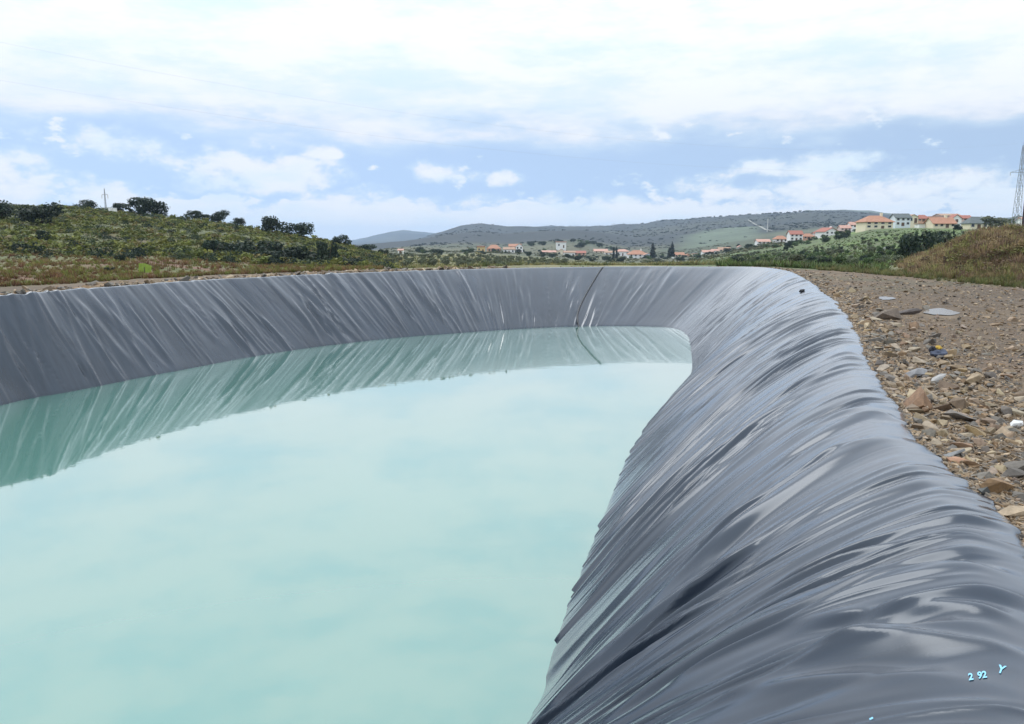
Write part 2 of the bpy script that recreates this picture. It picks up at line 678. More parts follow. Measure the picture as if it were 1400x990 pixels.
# profile rows
prof_u = np.array([0.00, 0.02, 0.08, 0.20, 0.36])
prof_z = np.array([-0.03, 0.008, 0.030, 0.052, 0.060])
tt = np.concatenate([np.linspace(0, 1, 138) ** 1.22, 1.0 + np.linspace(0.012, 0.22, 10)])
NT = len(tt)
U = tt[None, :] * Lh[:, None]                                   # horizontal distance in from the edge
big = 0.36
_ex = []
for px, py, v in ((1400, 738, 1.28), (1310, 650, 1.32), (1248, 588, 1.42), (1180, 472, 1.52), (1120, 395, 1.55), (1075, 370.5, 1.4), (1035, 366, 1.2), (965, 365.5, 1.08), (0, 405, 1.08)):
    _ex.append((s_of(px, py), v))
_ex = [(0.0, 1.25)] + sorted(_ex) + [(S_LEN, 1.2)]
EXPO = np.interp(Sc, [a for a, b in _ex], [b for a, b in _ex])[:, None]
slope_z = prof_z[-1] + (WATER_Z - prof_z[-1]) * (np.maximum(U - big, 0) / (Lh[:, None] - big)) ** EXPO
Zp = np.where(U < big, np.interp(U, prof_u, prof_z), slope_z)
# round the profile a little along each column
for _ in range(5):
    Zp[:, 1:-1] = 0.25 * Zp[:, :-2] + 0.5 * Zp[:, 1:-1] + 0.25 * Zp[:, 2:]
# slope is not a perfect plane: broad sags
Zp += 0.10 * fbm(Sc * 0.35, Sc * 0 + 1.7, 2)[:, None] * sstep(tt, 0.25, 0.6)[None, :] * (1 - sstep(tt, 0.85, 1.0))[None, :]
crest = 0.05 * fbm(Sc * 0.22, Sc * 0 + 6.1, 3)
Zp += (crest * sstep(Sc * 0 + 1, 0, 1))[:, None] * (sstep(tt, 0.02, 0.12) * (1 - sstep(tt, 0.3, 0.7)))[None, :]
PX = Eh[:, None, 0] + (Wc - Eh)[:, None, 0] * tt[None, :]
PY = Eh[:, None, 1] + (Wc - Eh)[:, None, 1] * tt[None, :]

# folds --------------------------------------------------------------
Hd = np.zeros((NS, NT))


def fold_set(spacing, wr, ar, lenr, slant, s_from=0.0, s_to=None, power=1.0, near_only=None, starts=(0.0, 0.9)):
    s = s_from
    end = S_LEN if s_to is None else s_to
    while True:
        s += random.expovariate(1 / spacing) * 0.75 + spacing * 0.25
        if s >= end:
            break
        i0 = np.searchsorted(Sc, s) % NS
        if not inview[min(int(idx[i0]), len(inview) - 1)] and random.random() < 0.7:
            continue
        dcam = math.hypot(PX[i0, NT // 2], PY[i0, NT // 2])
        if near_only and dcam > near_only:
            continue
        w = random.uniform(*wr)
        a = random.uniform(*ar) * random.choice((1, 1, 1, -0.6)) * (1.15 if dcam < 16 else 1.0)
        ln = random.uniform(*lenr)
        t0 = random.uniform(starts[0] - 0.12, starts[1]) - 0.5 * 0
        t1 = t0 + ln
        sl = slant(s) + random.gauss(0, 0.24 if dcam < 22 else 0.42)
        ph, wob = random.random() * 6.28, random.uniform(0, 0.10) * min(1, w * 12)
        cen = s + sl * tt + wob * np.sin(tt * random.uniform(2, 6) + ph)
        env = sstep(tt, t0, t0 + 0.35 * ln) * (1 - sstep(tt, t1 - 0.4 * ln, t1))
        wid = w * (0.75 + 0.5 * tt * random.uniform(-0.6, 1.0))
        r = 4.5 * w + abs(sl) + 0.15
        lo, hi = np.searchsorted(Sc, s - r), np.searchsorted(Sc, s + r)
        if hi <= lo:
            continue
        x = (Sc[lo:hi, None] - cen[None, :]) / wid[None, :]
        skew = random.uniform(-0.5, 0.5)
        ax_ = np.sqrt(x * x + 0.12) - 0.25
        g = np.exp(-ax_ * (1.1 + skew * np.tanh(x)))
        g = g - 0.45 * np.exp(-((x - 1.7 * (1 if skew > 0 else -1)) / 1.1) ** 2)
        Hd[lo:hi] += a * g * env[None, :]


def slant_field(s):
    return 0.10 * math.sin(s * 0.61 + 0.6) + 0.12 * math.sin(s * 1.7)


fold_set(0.8, (0.13, 0.30), (0.030, 0.080), (0.6, 1.4), slant_field, starts=(0.0, 0.4))
fold_set(0.40, (0.045, 0.10), (0.026, 0.074), (0.5, 1.3), slant_field, starts=(0.0, 0.5))
fold_set(0.27, (0.024, 0.052), (0.014, 0.046), (0.3, 1.2), slant_field, starts=(0.0, 0.7))
fold_set(0.15, (0.015, 0.030), (0.005, 0.019), (0.2, 0.8), slant_field, near_only=30, starts=(0.0, 0.9))
fold_set(0.24, (0.030, 0.070), (0.014, 0.042), (0.3, 1.0), slant_field, near_only=7.5, starts=(0.0, 0.6))
# short bulky cross folds gathered over the near shoulder
fold_set(0.26, (0.055, 0.10), (0.014, 0.036), (0.16, 0.40), lambda s: 0.5 + 0.6 * math.sin(s * 0.9), near_only=24, starts=(0.02, 0.22))
fold_set(0.35, (0.055, 0.09), (0.012, 0.030), (0.3, 0.6), lambda s: -0.7 + 0.4 * math.sin(s * 0.7), near_only=24, starts=(0.05, 0.5))
edge_damp = 0.25 + 0.75 * sstep(tt, 0.0, 0.08)
Hd *= (edge_damp * (1 - 0.45 * sstep(tt, 0.8, 1.0)))[None, :]
calm = fbm(Sc[:, None] * 0.55 + 0 * tt[None, :], tt[None, :] * 2.2 + 0.3 * Sc[:, None], 3)
Hd *= np.clip(0.9 + 1.7 * calm, 0.18, 1.7)             # taut stretches between gathered ones
Hd = 0.16 * np.tanh(Hd / 0.16)
# small flutter
Hd += 0.004 * fbm(Sc[:, None] * 2.5 + 0 * tt[None, :], tt[None, :] * 6 + 0 * Sc[:, None], 3)
P = np.stack([PX, PY, Zp], 2)
dS = np.roll(P, -1, 0) - np.roll(P, 1, 0)
dT = np.gradient(P, axis=1)
nn = np.cross(dT, dS)
nn /= np.linalg.norm(nn, axis=2, keepdims=True) + 1e-9
if nn[NS // 4, NT // 2, 2] < 0:
    nn = -nn
P = P + nn * Hd[:, :, None]
ii = np.arange(NS)
jj = np.arange(NT - 1)
a_ = (ii[:, None] * NT + jj[None, :]).ravel()
b_ = (((ii + 1) % NS)[:, None] * NT + jj[None, :]).ravel()
quads = np.stack([a_, a_ + 1, b_ + 1, b_], 1)
uvs = np.stack([np.repeat(Sc, NT), np.tile(tt * 5.0, NS)], 1)
Pv = P.reshape(-1, 3)
f0 = quads[(NS // 4) * (NT - 1) + NT // 2]
if np.cross(Pv[f0[1]] - Pv[f0[0]], Pv[f0[2]] - Pv[f0[0]])[2] < 0:
    quads = quads[:, ::-1]
liner_me = np_mesh('pond_liner', Pv, quads, smooth=True, uv=uvs)
liner = add('pond_liner', liner_me, M['liner'])
tag(liner, 'wrinkled dark grey plastic sheet lining the banks of the pond', 'pond liner')
keep = (quads.reshape(NS, NT - 1, 4)[inview[np.clip(idx.astype(int), 0, len(inview) - 1)]]).reshape(-1, 4)
LBVH = BVHTree.FromPolygons(Pv.tolist(), keep.tolist())


def on_liner(px, py, lift=0.0):
    d = Vector(ray(px, py)).normalized()
    loc, n, i, dd = LBVH.ray_cast(Vector((0, 0, CAM_Z)), d)
    if loc is None:
        return None
    if n.z < 0:
        n = -n
    return loc + n * lift


# water surface
wc = Wc.mean(0)
wring = W0[::12]
wv = np.concatenate([[[wc[0], wc[1], WATER_Z]]] + [np.column_stack([wc + (wring - wc) * k, np.full(len(wring), WATER_Z)]) for k in (0.35, 0.7, 1.03)])
nr = len(wring)
r_ = np.arange(nr)
tri = np.stack([np.zeros(nr, int), 1 + r_, 1 + (r_ + 1) % nr], 1)
qd = np.concatenate([np.stack([1 + k * nr + r_, 1 + (k + 1) * nr + r_, 1 + (k + 1) * nr + (r_ + 1) % nr, 1 + k * nr + (r_ + 1) % nr], 1) for k in (0, 1)])
if np.cross(wv[tri[0][1]] - wv[0], wv[tri[0][2]] - wv[0])[2] < 0:
    tri, qd = tri[:, ::-1], qd[:, ::-1]
water = add('pond_water', np_mesh('pond_water', wv, qd, tri), M['water'])
tag(water, 'still milky turquoise water filling the lined pond', 'water', kind='structure')

# ------------------------------------------------------------------ terrain
KEYS = {  # px: depth where the flat rim ground ends, then (depth, photograph row) going outward
    -300: (24, (60, 350), (150, 284), (260, 335), (500, 345), (900, 345), (2200, 330), (3000, 338), (5000, 330)),
    0: (31, (64, 348), (150, 284), (260, 335), (500, 345), (900, 345), (2200, 330), (3000, 338), (5000, 330)),
    100: (34, (68, 347), (152, 285), (260, 335), (500, 345), (900, 345), (2200, 330), (3000, 338), (5000, 330)),
    200: (38, (74, 348), (155, 294), (260, 335), (500, 345), (900, 345), (2200, 332), (3000, 338), (5000, 332)),
    300: (42, (80, 351), (160, 303), (260, 335), (500, 345), (900, 345), (2200, 334), (3000, 340), (5000, 334)),
    400: (45, (85, 358), (165, 322), (260, 338), (500, 345), (900, 345), (2200, 336), (3000, 340), (5000, 334)),
    460: (47, (87, 361), (168, 333), (260, 345), (500, 345), (900, 344), (2200, 336), (3000, 340), (5000, 333)),
    500: (48, (90, 364), (172, 342), (260, 350), (500, 344), (900, 342), (2200, 335), (3000, 340), (5000, 325)),
    530: (49, (92, 367), (180, 351), (270, 352), (500, 343), (800, 339), (2200, 334), (3000, 340), (5000, 319)),
    552: (50, (95, 368), (188, 354), (290, 350), (500, 343), (760, 337), (2200, 333), (3000, 340), (5000, 315.5)),
    580: (50, (97, 368), (200, 354), (320, 348), (520, 343), (760, 337), (2200, 326), (3000, 340), (5000, 317)),
    605: (51, (98, 368), (205, 354), (330, 348), (540, 343), (760, 337), (2200, 318), (3000, 335), (5000, 322)),
    630: (51, (100, 368), (210, 354), (340, 347), (560, 344), (780, 336), (2200, 311), (3000, 335), (5000, 325)),
    658: (52, (100, 367), (220, 354), (350, 347), (560, 344.5), (800, 336), (2200, 308), (3000, 335), (5000, 325)),
    690: (53, (105, 367), (225, 355), (360, 348), (560, 345.5), (800, 336), (2200, 313), (3000, 330), (5000, 318)),
    720: (53, (108, 367), (230, 356), (370, 350), (560, 345), (800, 333), (2200, 314), (3000, 328), (5000, 313)),
    755: (54, (110, 367), (240, 357), (380, 352), (560, 344), (800, 329), (2200, 314), (3000, 326), (5000, 308)),
    790: (54, (110, 367), (240, 359), (380, 355), (560, 349), (800, 328), (2200, 313), (3000, 330), (5000, 315)),
    825: (54, (110, 367), (240, 361), (380, 358), (560, 350), (800, 336), (2200, 312), (3000, 330), (5000, 322)),
    860: (54, (110, 366), (240, 362), (380, 358), (560, 352), (800, 345), (2200, 309), (3000, 330), (5000, 325)),
    910: (54, (110, 365), (240, 361), (380, 358), (560, 352), (820, 344), (2100, 303.5), (3000, 330), (5000, 325)),
    950: (54, (110, 365), (240, 359), (380, 355), (560, 349), (820, 340), (2000, 300), (3000, 325), (5000, 325)),
    1000: (54, (105, 365), (230, 354), (360, 346), (520, 342), (820, 332), (1900, 297), (3000, 320), (5000, 320)),
    1050: (53, (95, 365), (210, 348), (340, 337), (450, 333), (820, 324), (1800, 294.5), (3000, 315), (5000, 315)),
    1100: (50, (85, 366), (195, 346), (330, 331), (450, 328), (820, 318), (1700, 292), (2600, 289.5), (5000, 315)),
    1150: (47, (78, 366), (175, 344), (300, 320), (420, 318), (820, 313), (1700, 292.5), (2600, 287), (5000, 315)),
    1190: (44, (72, 366), (155, 342), (262, 313), (400, 314), (820, 312), (1700, 294), (2600, 287.5), (5000, 315)),
    1250: (39.5, (66, 364), (150, 338), (262, 311), (400, 312), (820, 309), (1700, 299), (2600, 296), (5000, 310)),
    1300: (36, (62, 364), (150, 337), (262, 311.5), (400, 311), (820, 306), (1700, 300), (2600, 300), (5000, 308)),
    1400: (31, (60, 362), (150, 336), (262, 311), (400, 309), (820, 304), (1700, 300), (2600, 300), (5000, 305)),
    1700: (27, (60, 360), (150, 335), (262, 311), (400, 309), (820, 304), (1700, 300), (2600, 300), (5000, 305)),
}
KPX = np.array(sorted(KEYS), float)
NK = 11
KD, KZ = np.zeros((len(KPX), NK)), np.zeros((len(KPX), NK))
for i, k in enumerate(sorted(KEYS)):
    row = KEYS[k]
    KD[i, 0], KZ[i, 0] = 5, 0.0
    KD[i, 1], KZ[i, 1] = row[0], 0.0
    for j, (d, y) in enumerate(row[1:]):
        KD[i, j + 2], KZ[i, j + 2] = d, CAM_Z + d * tan_el(y)
    KD[i, 10], KZ[i, 10] = 9000, -60
BANK_PX = np.array([1170, 1215, 1240, 1270, 1300, 1330, 1370, 1450, 1750], float)
BANK_H = np.array([0, 0.12, 0.35, 0.70, 1.25, 1.8, 1.85, 1.9, 2.0])
HXY = 1.0131 * FPX


def terrain(x, y):
    x, y = np.asarray(x, float), np.asarray(y, float)
    yy = np.maximum(y, 4.0)
    px = 700 + HXY * np.clip(x / yy, -0.95, 0.95)
    wx = 6 * vnoise(yy * 0.02, px * 0.013)                        # keeps contours from being straight
    d = yy
    D = [np.interp(px + wx, KPX, KD[:, k]) for k in range(NK)]
    Z = [np.interp(px + wx * 0, KPX, KZ[:, k]) for k in range(NK)]
    z = np.zeros_like(d)
    for k in range(NK - 1):
        t = np.clip((d - D[k]) / (D[k + 1] - D[k]), 0, 1)
        t = 0.55 * t + 0.45 * t * t * (3 - 2 * t)
        sel = (d >= D[k])
        z = np.where(sel, Z[k] + (Z[k + 1] - Z[k]) * t, z)
    d1 = D[1]
    bh = np.interp(px, BANK_PX, BANK_H) * sstep(d, d1 - 0.5, d1 + 8) * (1 - sstep(d, d1 + 17, d1 + 34))
    bh = bh * (1 + 0.75 * fbm(x * 0.22, y * 0.22, 4))
    away = sstep(d, d1 - 1, d1 + 12)
    rough = 0.30 * fbm(x * 0.11, y * 0.11, 4) * away * (1 - sstep(d, 250, 500))
    far = fbm(x * 0.004, y * 0.004, 5) * sstep(d, 500, 1500) * (10 + 0.0025 * d)
    # terraces low on the left hill
    ter = np.where(px < 330, 0.16 * np.sin((z) * 9.0 + vnoise(x * 0.05, y * 0.05) * 4), 0) * sstep(d, d1 + 2, d1 + 8) * (1 - sstep(d, 90, 120))
    near = 0.045 * fbm(x * 0.5, y * 0.5, 4) * (1 - away)
    return z + bh + rough + far + ter + near


def px_of(x, y):
    return 700 + HXY * x / np.maximum(y, 0.5)


def hit(px, py, d0=20.0):
    """first ground point seen through a pixel"""
    r = ray(px, py)
    r = r / r[1]
    ds = np.geomspace(d0, 7000, 3500)
    z = CAM_Z + ds * r[2]
    g = terrain(ds * r[0], ds)
    below = np.nonzero(z < g)[0]
    if len(below) == 0:
        k = int(np.argmin(z - g))
    else:
        k = int(below[0])
    return float(ds[k] * r[0]), float(ds[k]), float(g[k])


def at_depth(px, d):
    x = (px - 700) / HXY * d
    return float(x), float(d), float(terrain(np.array([x]), np.array([d]))[0])


# ground sheet: rings around the basin, out to the horizon
C0 = np.array([-1.5, 27.0])
ang_e = np.unwrap(np.arctan2(Eh[:, 1] - C0[1], Eh[:, 0] - C0[0]))
rad_e = np.linalg.norm(Eh - C0, axis=1)
if ang_e[-1] < ang_e[0]:
    ang_e, rad_e = ang_e[::-1], rad_e[::-1]
NA = 1250
# more spokes ahead of the camera than behind it
th = np.linspace(0, 2 * np.pi, 4001)
wgt = np.where((th > R(20)) & (th < R(165)), 3.0, 1.0)
cw = np.concatenate([[0], np.cumsum(wgt[:-1])])
ang = np.interp(np.arange(NA) / NA * cw[-1], cw, th)
order = np.argsort(np.mod(ang_e, 2 * np.pi))
rb = np.interp(ang, np.mod(ang_e, 2 * np.pi)[order], rad_e[order], period=2 * np.pi)
rings = [-0.42, -0.2, 0.0]
stp = 0.16
while rings[-1] < 8200:
    rings.append(rings[-1] + stp)
    stp = min(stp * 1.055, 330)
rings = np.array(rings)
NRg = len(rings)
rad = rb[:, None] + rings[None, :]
GX = C0[0] + np.cos(ang)[:, None] * rad
GY = C0[1] + np.sin(ang)[:, None] * rad
GZ = terrain(GX, GY) - 0.02
GZ -= 0.05 * (1 - sstep(rings, -0.1, 0.25))[None, :]
gv = np.stack([GX, GY, GZ], 2).reshape(-1, 3)
ia, ir = np.arange(NA), np.arange(NRg - 1)
a_ = (ia[:, None] * NRg + ir[None, :]).ravel()
b_ = (((ia + 1) % NA)[:, None] * NRg + ir[None, :]).ravel()
gq = np.stack([a_, a_ + 1, b_ + 1, b_], 1)


def ground_tint(x, y):
    """ground cover colour from place: rubble, brown terraces, scrub, grass, woods"""
    px = np.where(y > 3, 700 + HXY * np.clip(x / np.maximum(y, 3), -1.2, 1.2), np.where(x > 0, 1900, -500))
    d = np.maximum(y, 3)
    d1 = np.interp(px, KPX, KD[:, 1])
    n = fbm(x * 0.09, y * 0.09, 4)
    n2 = fbm(x * 0.35 + 40, y * 0.35, 4)
    nf = fbm(x * 0.006, y * 0.006, 5)
    c = np.zeros(x.shape + (3,))

    def put(col, w):
        c[...] = c * (1 - w[..., None]) + np.array(col) * w[..., None]

    one = np.ones_like(d)
    put((0.130, 0.090, 0.054), one)
    put((0.155, 0.105, 0.069), sstep(n2, 0.05, 0.4) * one)
    put((0.105, 0.105, 0.055), sstep(n, 0.0, 0.35) * 0.8)
    put((0.18, 0.13, 0.08), sstep(n2, -0.1, -0.45) * 0.6)
    beyond = sstep(d + n * 2.0, d1 - 0.5, d1 + 2.5)
    left = (1 - sstep(px, 505, 560)) * beyond * (1 - sstep(d, 230, 300))
    put((0.110, 0.120, 0.034), left)
    put((0.165, 0.088, 0.050), left * sstep(n2 + 0.35 * n, -0.1, 0.3) * (1 - sstep(d, 70, 120)))
    put((0.140, 0.140, 0.048), left * sstep(n, 0.0, 0.4) * 0.8)
    put((0.070, 0.078, 0.035), left * sstep(n, 0.0, -0.4) * sstep(d, 70, 110) * 0.8)
    grove = sstep(px, 505, 560) * (1 - sstep(px, 880, 1000)) * beyond
    put((0.20, 0.185, 0.085), grove)
    put((0.24, 0.215, 0.080), grove * sstep(n, -0.05, 0.3) * sstep(px, 700, 760))
    put((0.12, 0.15, 0.055), grove * sstep(n2, 0.0, 0.4) * 0.7)
    right = sstep(px, 880, 1000) * beyond
    put((0.095, 0.13, 0.042), right)
    put((0.125, 0.185, 0.045), right * sstep(n, 0.0, 0.35) * 0.8)
    put((0.13, 0.115, 0.070), right * sstep(n2, 0.1, 0.5) * 0.6)
    bank = sstep(px, 1195, 1260) * beyond * (1 - sstep(d, d1 + 20, d1 + 32))
    put((0.185, 0.135, 0.080), bank)
    put((0.17, 0.155, 0.060), bank * sstep(n2, 0.0, 0.35) * 0.8)
    put((0.115, 0.078, 0.055), bank * sstep(n, 0.05, 0.4) * 0.7)
    vill = sstep(d, 300, 420) * (1 - sstep(d, 800, 1000))
    put((0.105, 0.105, 0.058), vill)
    put((0.065, 0.080, 0.040), vill * sstep(nf + n * 0.4, -0.1, 0.3))
    farw = sstep(d, 820, 1000)
    put((0.024, 0.030, 0.030), farw)
    put((0.055, 0.060, 0.042), farw * sstep(nf, 0.0, 0.4) * 0.8)
    field = sstep(px, 915, 960) * (1 - sstep(px, 1020, 1050)) * sstep(d, 790, 830) * (1 - sstep(d, 1150 + 120 * nf, 1200 + 120 * nf))
    put((0.105, 0.135, 0.085), field)
    f2 = sstep(px, 1060, 1100) * sstep(d, 1750, 2000)
    put((0.075, 0.095, 0.06), f2)
    return c


ground = add('ground', np_mesh('ground', gv, gq, smooth=True, col=ground_tint(GX, GY).reshape(-1, 3)), M['ground'])
tag(ground, 'stony brown ground running out to green hills', 'ground', kind='structure')

# ------------------------------------------------------------------ loose stones
STONE_COLS = [(0.245, 0.174, 0.103), (0.172, 0.124, 0.079), (0.31, 0.232, 0.148), (0.115, 0.10, 0.083), (0.215, 0.138, 0.072), (0.265, 0.207, 0.146), (0.155, 0.135, 0.109)]


def stone_mesh(seed, flat, col, npts=11):
    r = random.Random(seed)
    bm = bmesh.new()
    for _ in range(npts):
        v = Vector((r.gauss(0, 1), r.gauss(0, 1), r.gauss(0, 1))).normalized() * r.uniform(0.75, 1.0)
        bm.verts.new((v.x * 1.15, v.y * r.uniform(0.45, 0.85), max(-0.6, min(0.6, v.z * 1.1)) * flat))
    res = bmesh.ops.convex_hull(bm, input=bm.verts)
    bmesh.ops.delete(bm, geom=[g for g in res['geom_interior'] if isinstance(g, bmesh.types.BMVert)], context='VERTS')
    bmesh.ops.bevel(bm, geom=list(bm.edges), offset=0.035, segments=1, affect='EDGES') if seed % 3 == 0 else None
    bm.normal_update()
    me = bpy.data.meshes.new('stone')
    bm.to_mesh(me)
    bm.free()
    c = me.color_attributes.new('tint', 'FLOAT_COLOR', 'POINT')
    arr = np.ones((len(me.vertices), 4), dtype=np.float32)
    arr[:, :3] = np.array(col)[None, :] * rng.uniform(0.88, 1.1, (len(me.vertices), 1))
    c.data.foreach_set('color', arr.ravel())
    me.materials.append(M['stone'])
    return me


stone_pool = [stone_mesh(100 + i, random.uniform(0.5, 0.95), STONE_COLS[i % len(STONE_COLS)]) for i in range(21)]
taken = []


def edge_dist(x, y):
    """distance outward from the liner's outer hem"""
    p = np.array([x, y])
    k = int(np.argmin(np.sum((Eh - p) ** 2, 1)))
    return float(np.dot(p - Eh[k], -nrm2[k]))


def put_stone(x, y, size, me, rz=None, tilt=0.25, lift=0.18, sc3=(1, 1, 1)):
    z = float(terrain(np.array([x]), np.array([y]))[0]) - 0.02
    o = add('stone', me, None, None, (x, y, z + size * lift * sc3[2]),
            (random.uniform(-tilt, tilt), random.uniform(-tilt, tilt), random.uniform(0, 6.28) if rz is None else rz),
            (size * sc3[0], size * sc3[1], size * sc3[2]))
    taken.append((x, y, size))
    return o


special = [  # photograph pixel, half size in metres, colour, shape, label
    (1237, 552, 0.23, (0.26, 0.165, 0.085), (0.9, 0.95, 1.3), 'large rust orange block of schist against the edge of the liner'),
    (1308, 662, 0.16, (0.21, 0.125, 0.06), (1.1, 0.8, 0.9), 'dark rust brown block among tan shards by the liner edge'),
    (1392, 576, 0.13, (0.55, 0.54, 0.52), (1.2, 0.6, 0.8), 'white stone lying at the right edge of the rubble'),
    (1212, 434, 0.33, (0.15, 0.115, 0.085), (1.1, 0.8, 0.9), 'dark brown boulder alone on the flat ground beside the liner'),
    (1238, 428, 0.34, (0.12, 0.10, 0.09), (1.3, 0.6, 0.5), 'low dark slab just right of the dark brown boulder'),
    (1372, 694, 0.17, (0.34, 0.25, 0.17), (1.3, 0.8, 0.5), 'pinkish tan flat slab, lowest large stone at the right edge'),
    (1335, 668, 0.10, (0.10, 0.105, 0.10), (1.1, 0.8, 0.8), 'small charcoal stone just right of the rust brown block'),
    (1280, 518, 0.16, (0.34, 0.33, 0.31), (1.2, 0.8, 0.45), 'pale grey flat stone near the crumpled rag'),
    (1247, 512, 0.19, (0.24, 0.235, 0.235), (1.3, 0.8, 0.6), 'grey slab with dark underside above the orange block'),
    (1310, 628, 0.12, (0.30, 0.15, 0.10), (1.0, 0.9, 0.5), 'reddish flat shard between grey shards near the liner'),
    (1275, 617, 0.14, (0.19, 0.19, 0.185), (1.4, 0.6, 0.4), 'dark grey thin shard beside the liner edge'),
    (1205, 504, 0.17, (0.33, 0.27, 0.20), (1.2, 0.9, 0.5), 'tan flat stone leaning on the liner edge above orange block'),
]
for k, (px, py, s, col, s3, lab) in enumerate(special):
    x, y = gp(px, py, 0.02)
    if edge_dist(x, y) < s * 0.75:
        k2 = int(np.argmin(np.sum((Eh - np.array([x, y])) ** 2, 1)))
        x, y = Eh[k2] - nrm2[k2] * s * 0.85
    me = stone_mesh(301 + k * 3, 0.85, col, 14)
    tag(put_stone(float(x), float(y), s, me, rz=random.uniform(-0.7, 0.7), tilt=0.42, sc3=s3, lift=0.3), lab, 'stone', 'single stones beside the liner')

count, tries = 0, 0
while count < 285 and tries < 60000:
    tries += 1
    if random.random() < 0.62:                                  # rubble pushed up against the hem
        k2 = random.randrange(NS)
        o_ = random.expovariate(1 / 0.45) + 0.05
        x, y = Eh[k2] - nrm2[k2] * o_
        px = px_of(x, y)
        if not (1080 < px < 1410 and 4 < y < 32 and x > 0) or random.random() < y / 34:
            continue
    else:
        px, py = random.uniform(1130, 1400), random.uniform(420, 740)
        x, y = gp(px, py, 0.0)
    x, y = float(x), float(y)
    e = edge_dist(x, y)
    if e < 0.03 or (e > 1.2 and y > 11 and random.random() < 0.75):
        continue
    dd = math.hypot(x, y)
    smin = 0.0050 * dd                                          # at least about ten pixels across
    s = smin * random.uniform(1.0, 1.8 if y < 12 else 1.2) + random.expovariate(1 / 0.034) * (1.0 if e < 1.2 else 0.5)
    s = min(s, 0.20)
    if s < smin * 0.95 or e < s * 0.8 or any((x - a) ** 2 + (y - b) ** 2 < (0.48 * (s + c)) ** 2 for a, b, c in taken):
        continue
    pick = random.randrange(len(stone_pool))
    o = put_stone(x, y, s, stone_pool[pick], tilt=0.4, lift=0.16)
    word = ('tan', 'brown', 'pale tan', 'charcoal', 'rust brown', 'beige', 'grey brown')[pick % 7]
    size = 'large' if s > 0.13 else ('medium' if s > 0.075 else 'small')
    where = 'touching the edge of the liner' if e < s + 0.12 else ('in the rubble near the liner' if e < 1.0 else 'on the open stony ground')
    row = 'nearest the camera' if y < 7.5 else ('beyond the orange block' if y > 11 else 'level with the orange block')
    tag(o, f'{size} {word} schist shard {where}, {row}', 'stone', 'schist shards in the rubble beside the liner')
    count += 1

# gravel: everything too small to pick apart
g_tmpl = []
for i in range(8):
    me = stone_mesh(500 + i * 3 + 1, random.uniform(0.45, 0.85), (1, 1, 1), 8)
    me.calc_loop_triangles()
    v = np.array([tuple(q.co) for q in me.vertices])
    t = np.array([tuple(q.vertices) for q in me.loop_triangles])
    g_tmpl.append((v, t))
    bpy.data.meshes.remove(me)


def scatter(tmpls, pos, size, yaw, cols, tilt=0.0, zsc=None):
    """many copies of small triangle templates joined into one mesh"""
    vs, ts, cs, k = [], [], [], 0
    which = rng.integers(0, len(tmpls), len(pos))
    for w, (tv, tf) in enumerate(tmpls):
        sel = np.nonzero(which == w)[0]
        if not len(sel):
            continue
        cy, sy = np.cos(yaw[sel])[:, None], np.sin(yaw[sel])[:, None]
        s = size[sel][:, None]
        zs = s if zsc is None else (zsc[sel][:, None])
        X = (tv[None, :, 0] * cy - tv[None, :, 1] * sy) * s
        Y = (tv[None, :, 0] * sy + tv[None, :, 1] * cy) * s
        Z = tv[None, :, 2] * zs
        if tilt:
            tx, ty = rng.normal(0, tilt, (len(sel), 1)), rng.normal(0, tilt, (len(sel), 1))
            Z = Z + X * tx + Y * ty
        V = np.stack([X + pos[sel, 0:1], Y + pos[sel, 1:2], Z + pos[sel, 2:3]], 2)
        n = tv.shape[0]
        F = tf[None] + (np.arange(len(sel)) * n)[:, None, None] + k
        vs.append(V.reshape(-1, 3))
        ts.append(F.reshape(-1, tf.shape[1]))
        cc = np.repeat(cols[sel][:, None, :], n, 1)
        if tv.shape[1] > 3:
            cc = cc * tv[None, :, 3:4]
        cs.append(cc.reshape(-1, 3))
        k += len(sel) * n
    return np.concatenate(vs), np.concatenate(ts), np.concatenate(cs)


def scatter_px(n, x0, x1, y0, y1, ok=None):
    """points spread evenly as seen, on the flat rim ground"""
    out = []
    while len(out) < n:
        px, py = rng.uniform(x0, x1), rng.uniform(y0, y1)
        x, y = gp(px, py, 0.0)
        if y > 0 and (ok is None or ok(x, y)):
            out.append((x, y))
    return np.array(out)


def rim_points(n):
    k = rng.integers(0, NS, n * 3)
    o = rng.exponential(0.5, n * 3) + 0.03
    p = Eh[k] - nrm2[k] * o[:, None]
    keep = (p[:, 1] > 3) & (np.abs(px_of(p[:, 0], p[:, 1]) - 700) < 900)
    return p[keep][:n]


def hem_points(n):
    near = np.nonzero((Eh[:, 0] > 0) & (Eh[:, 1] > 4.2) & (Eh[:, 1] < 30))[0]
    k = near[rng.integers(0, len(near), n)]
    return Eh[k] - nrm2[k] * (rng.exponential(0.22, n) - 0.03)[:, None]


PUDDLES = [(1286, 426.5, 23, 4.5), (1212, 407.5, 10, 2.4)]


def in_puddle(x, y):
    for px, py, rx, ry in PUDDLES:
        u, v = 700 + FPX * x / y * 1.0, 325 + 2 * FPX / y
        if ((u - px) / (rx * 1.5)) ** 2 + ((v - py) / (ry * 1.7)) ** 2 < 1:
            return True
    return False


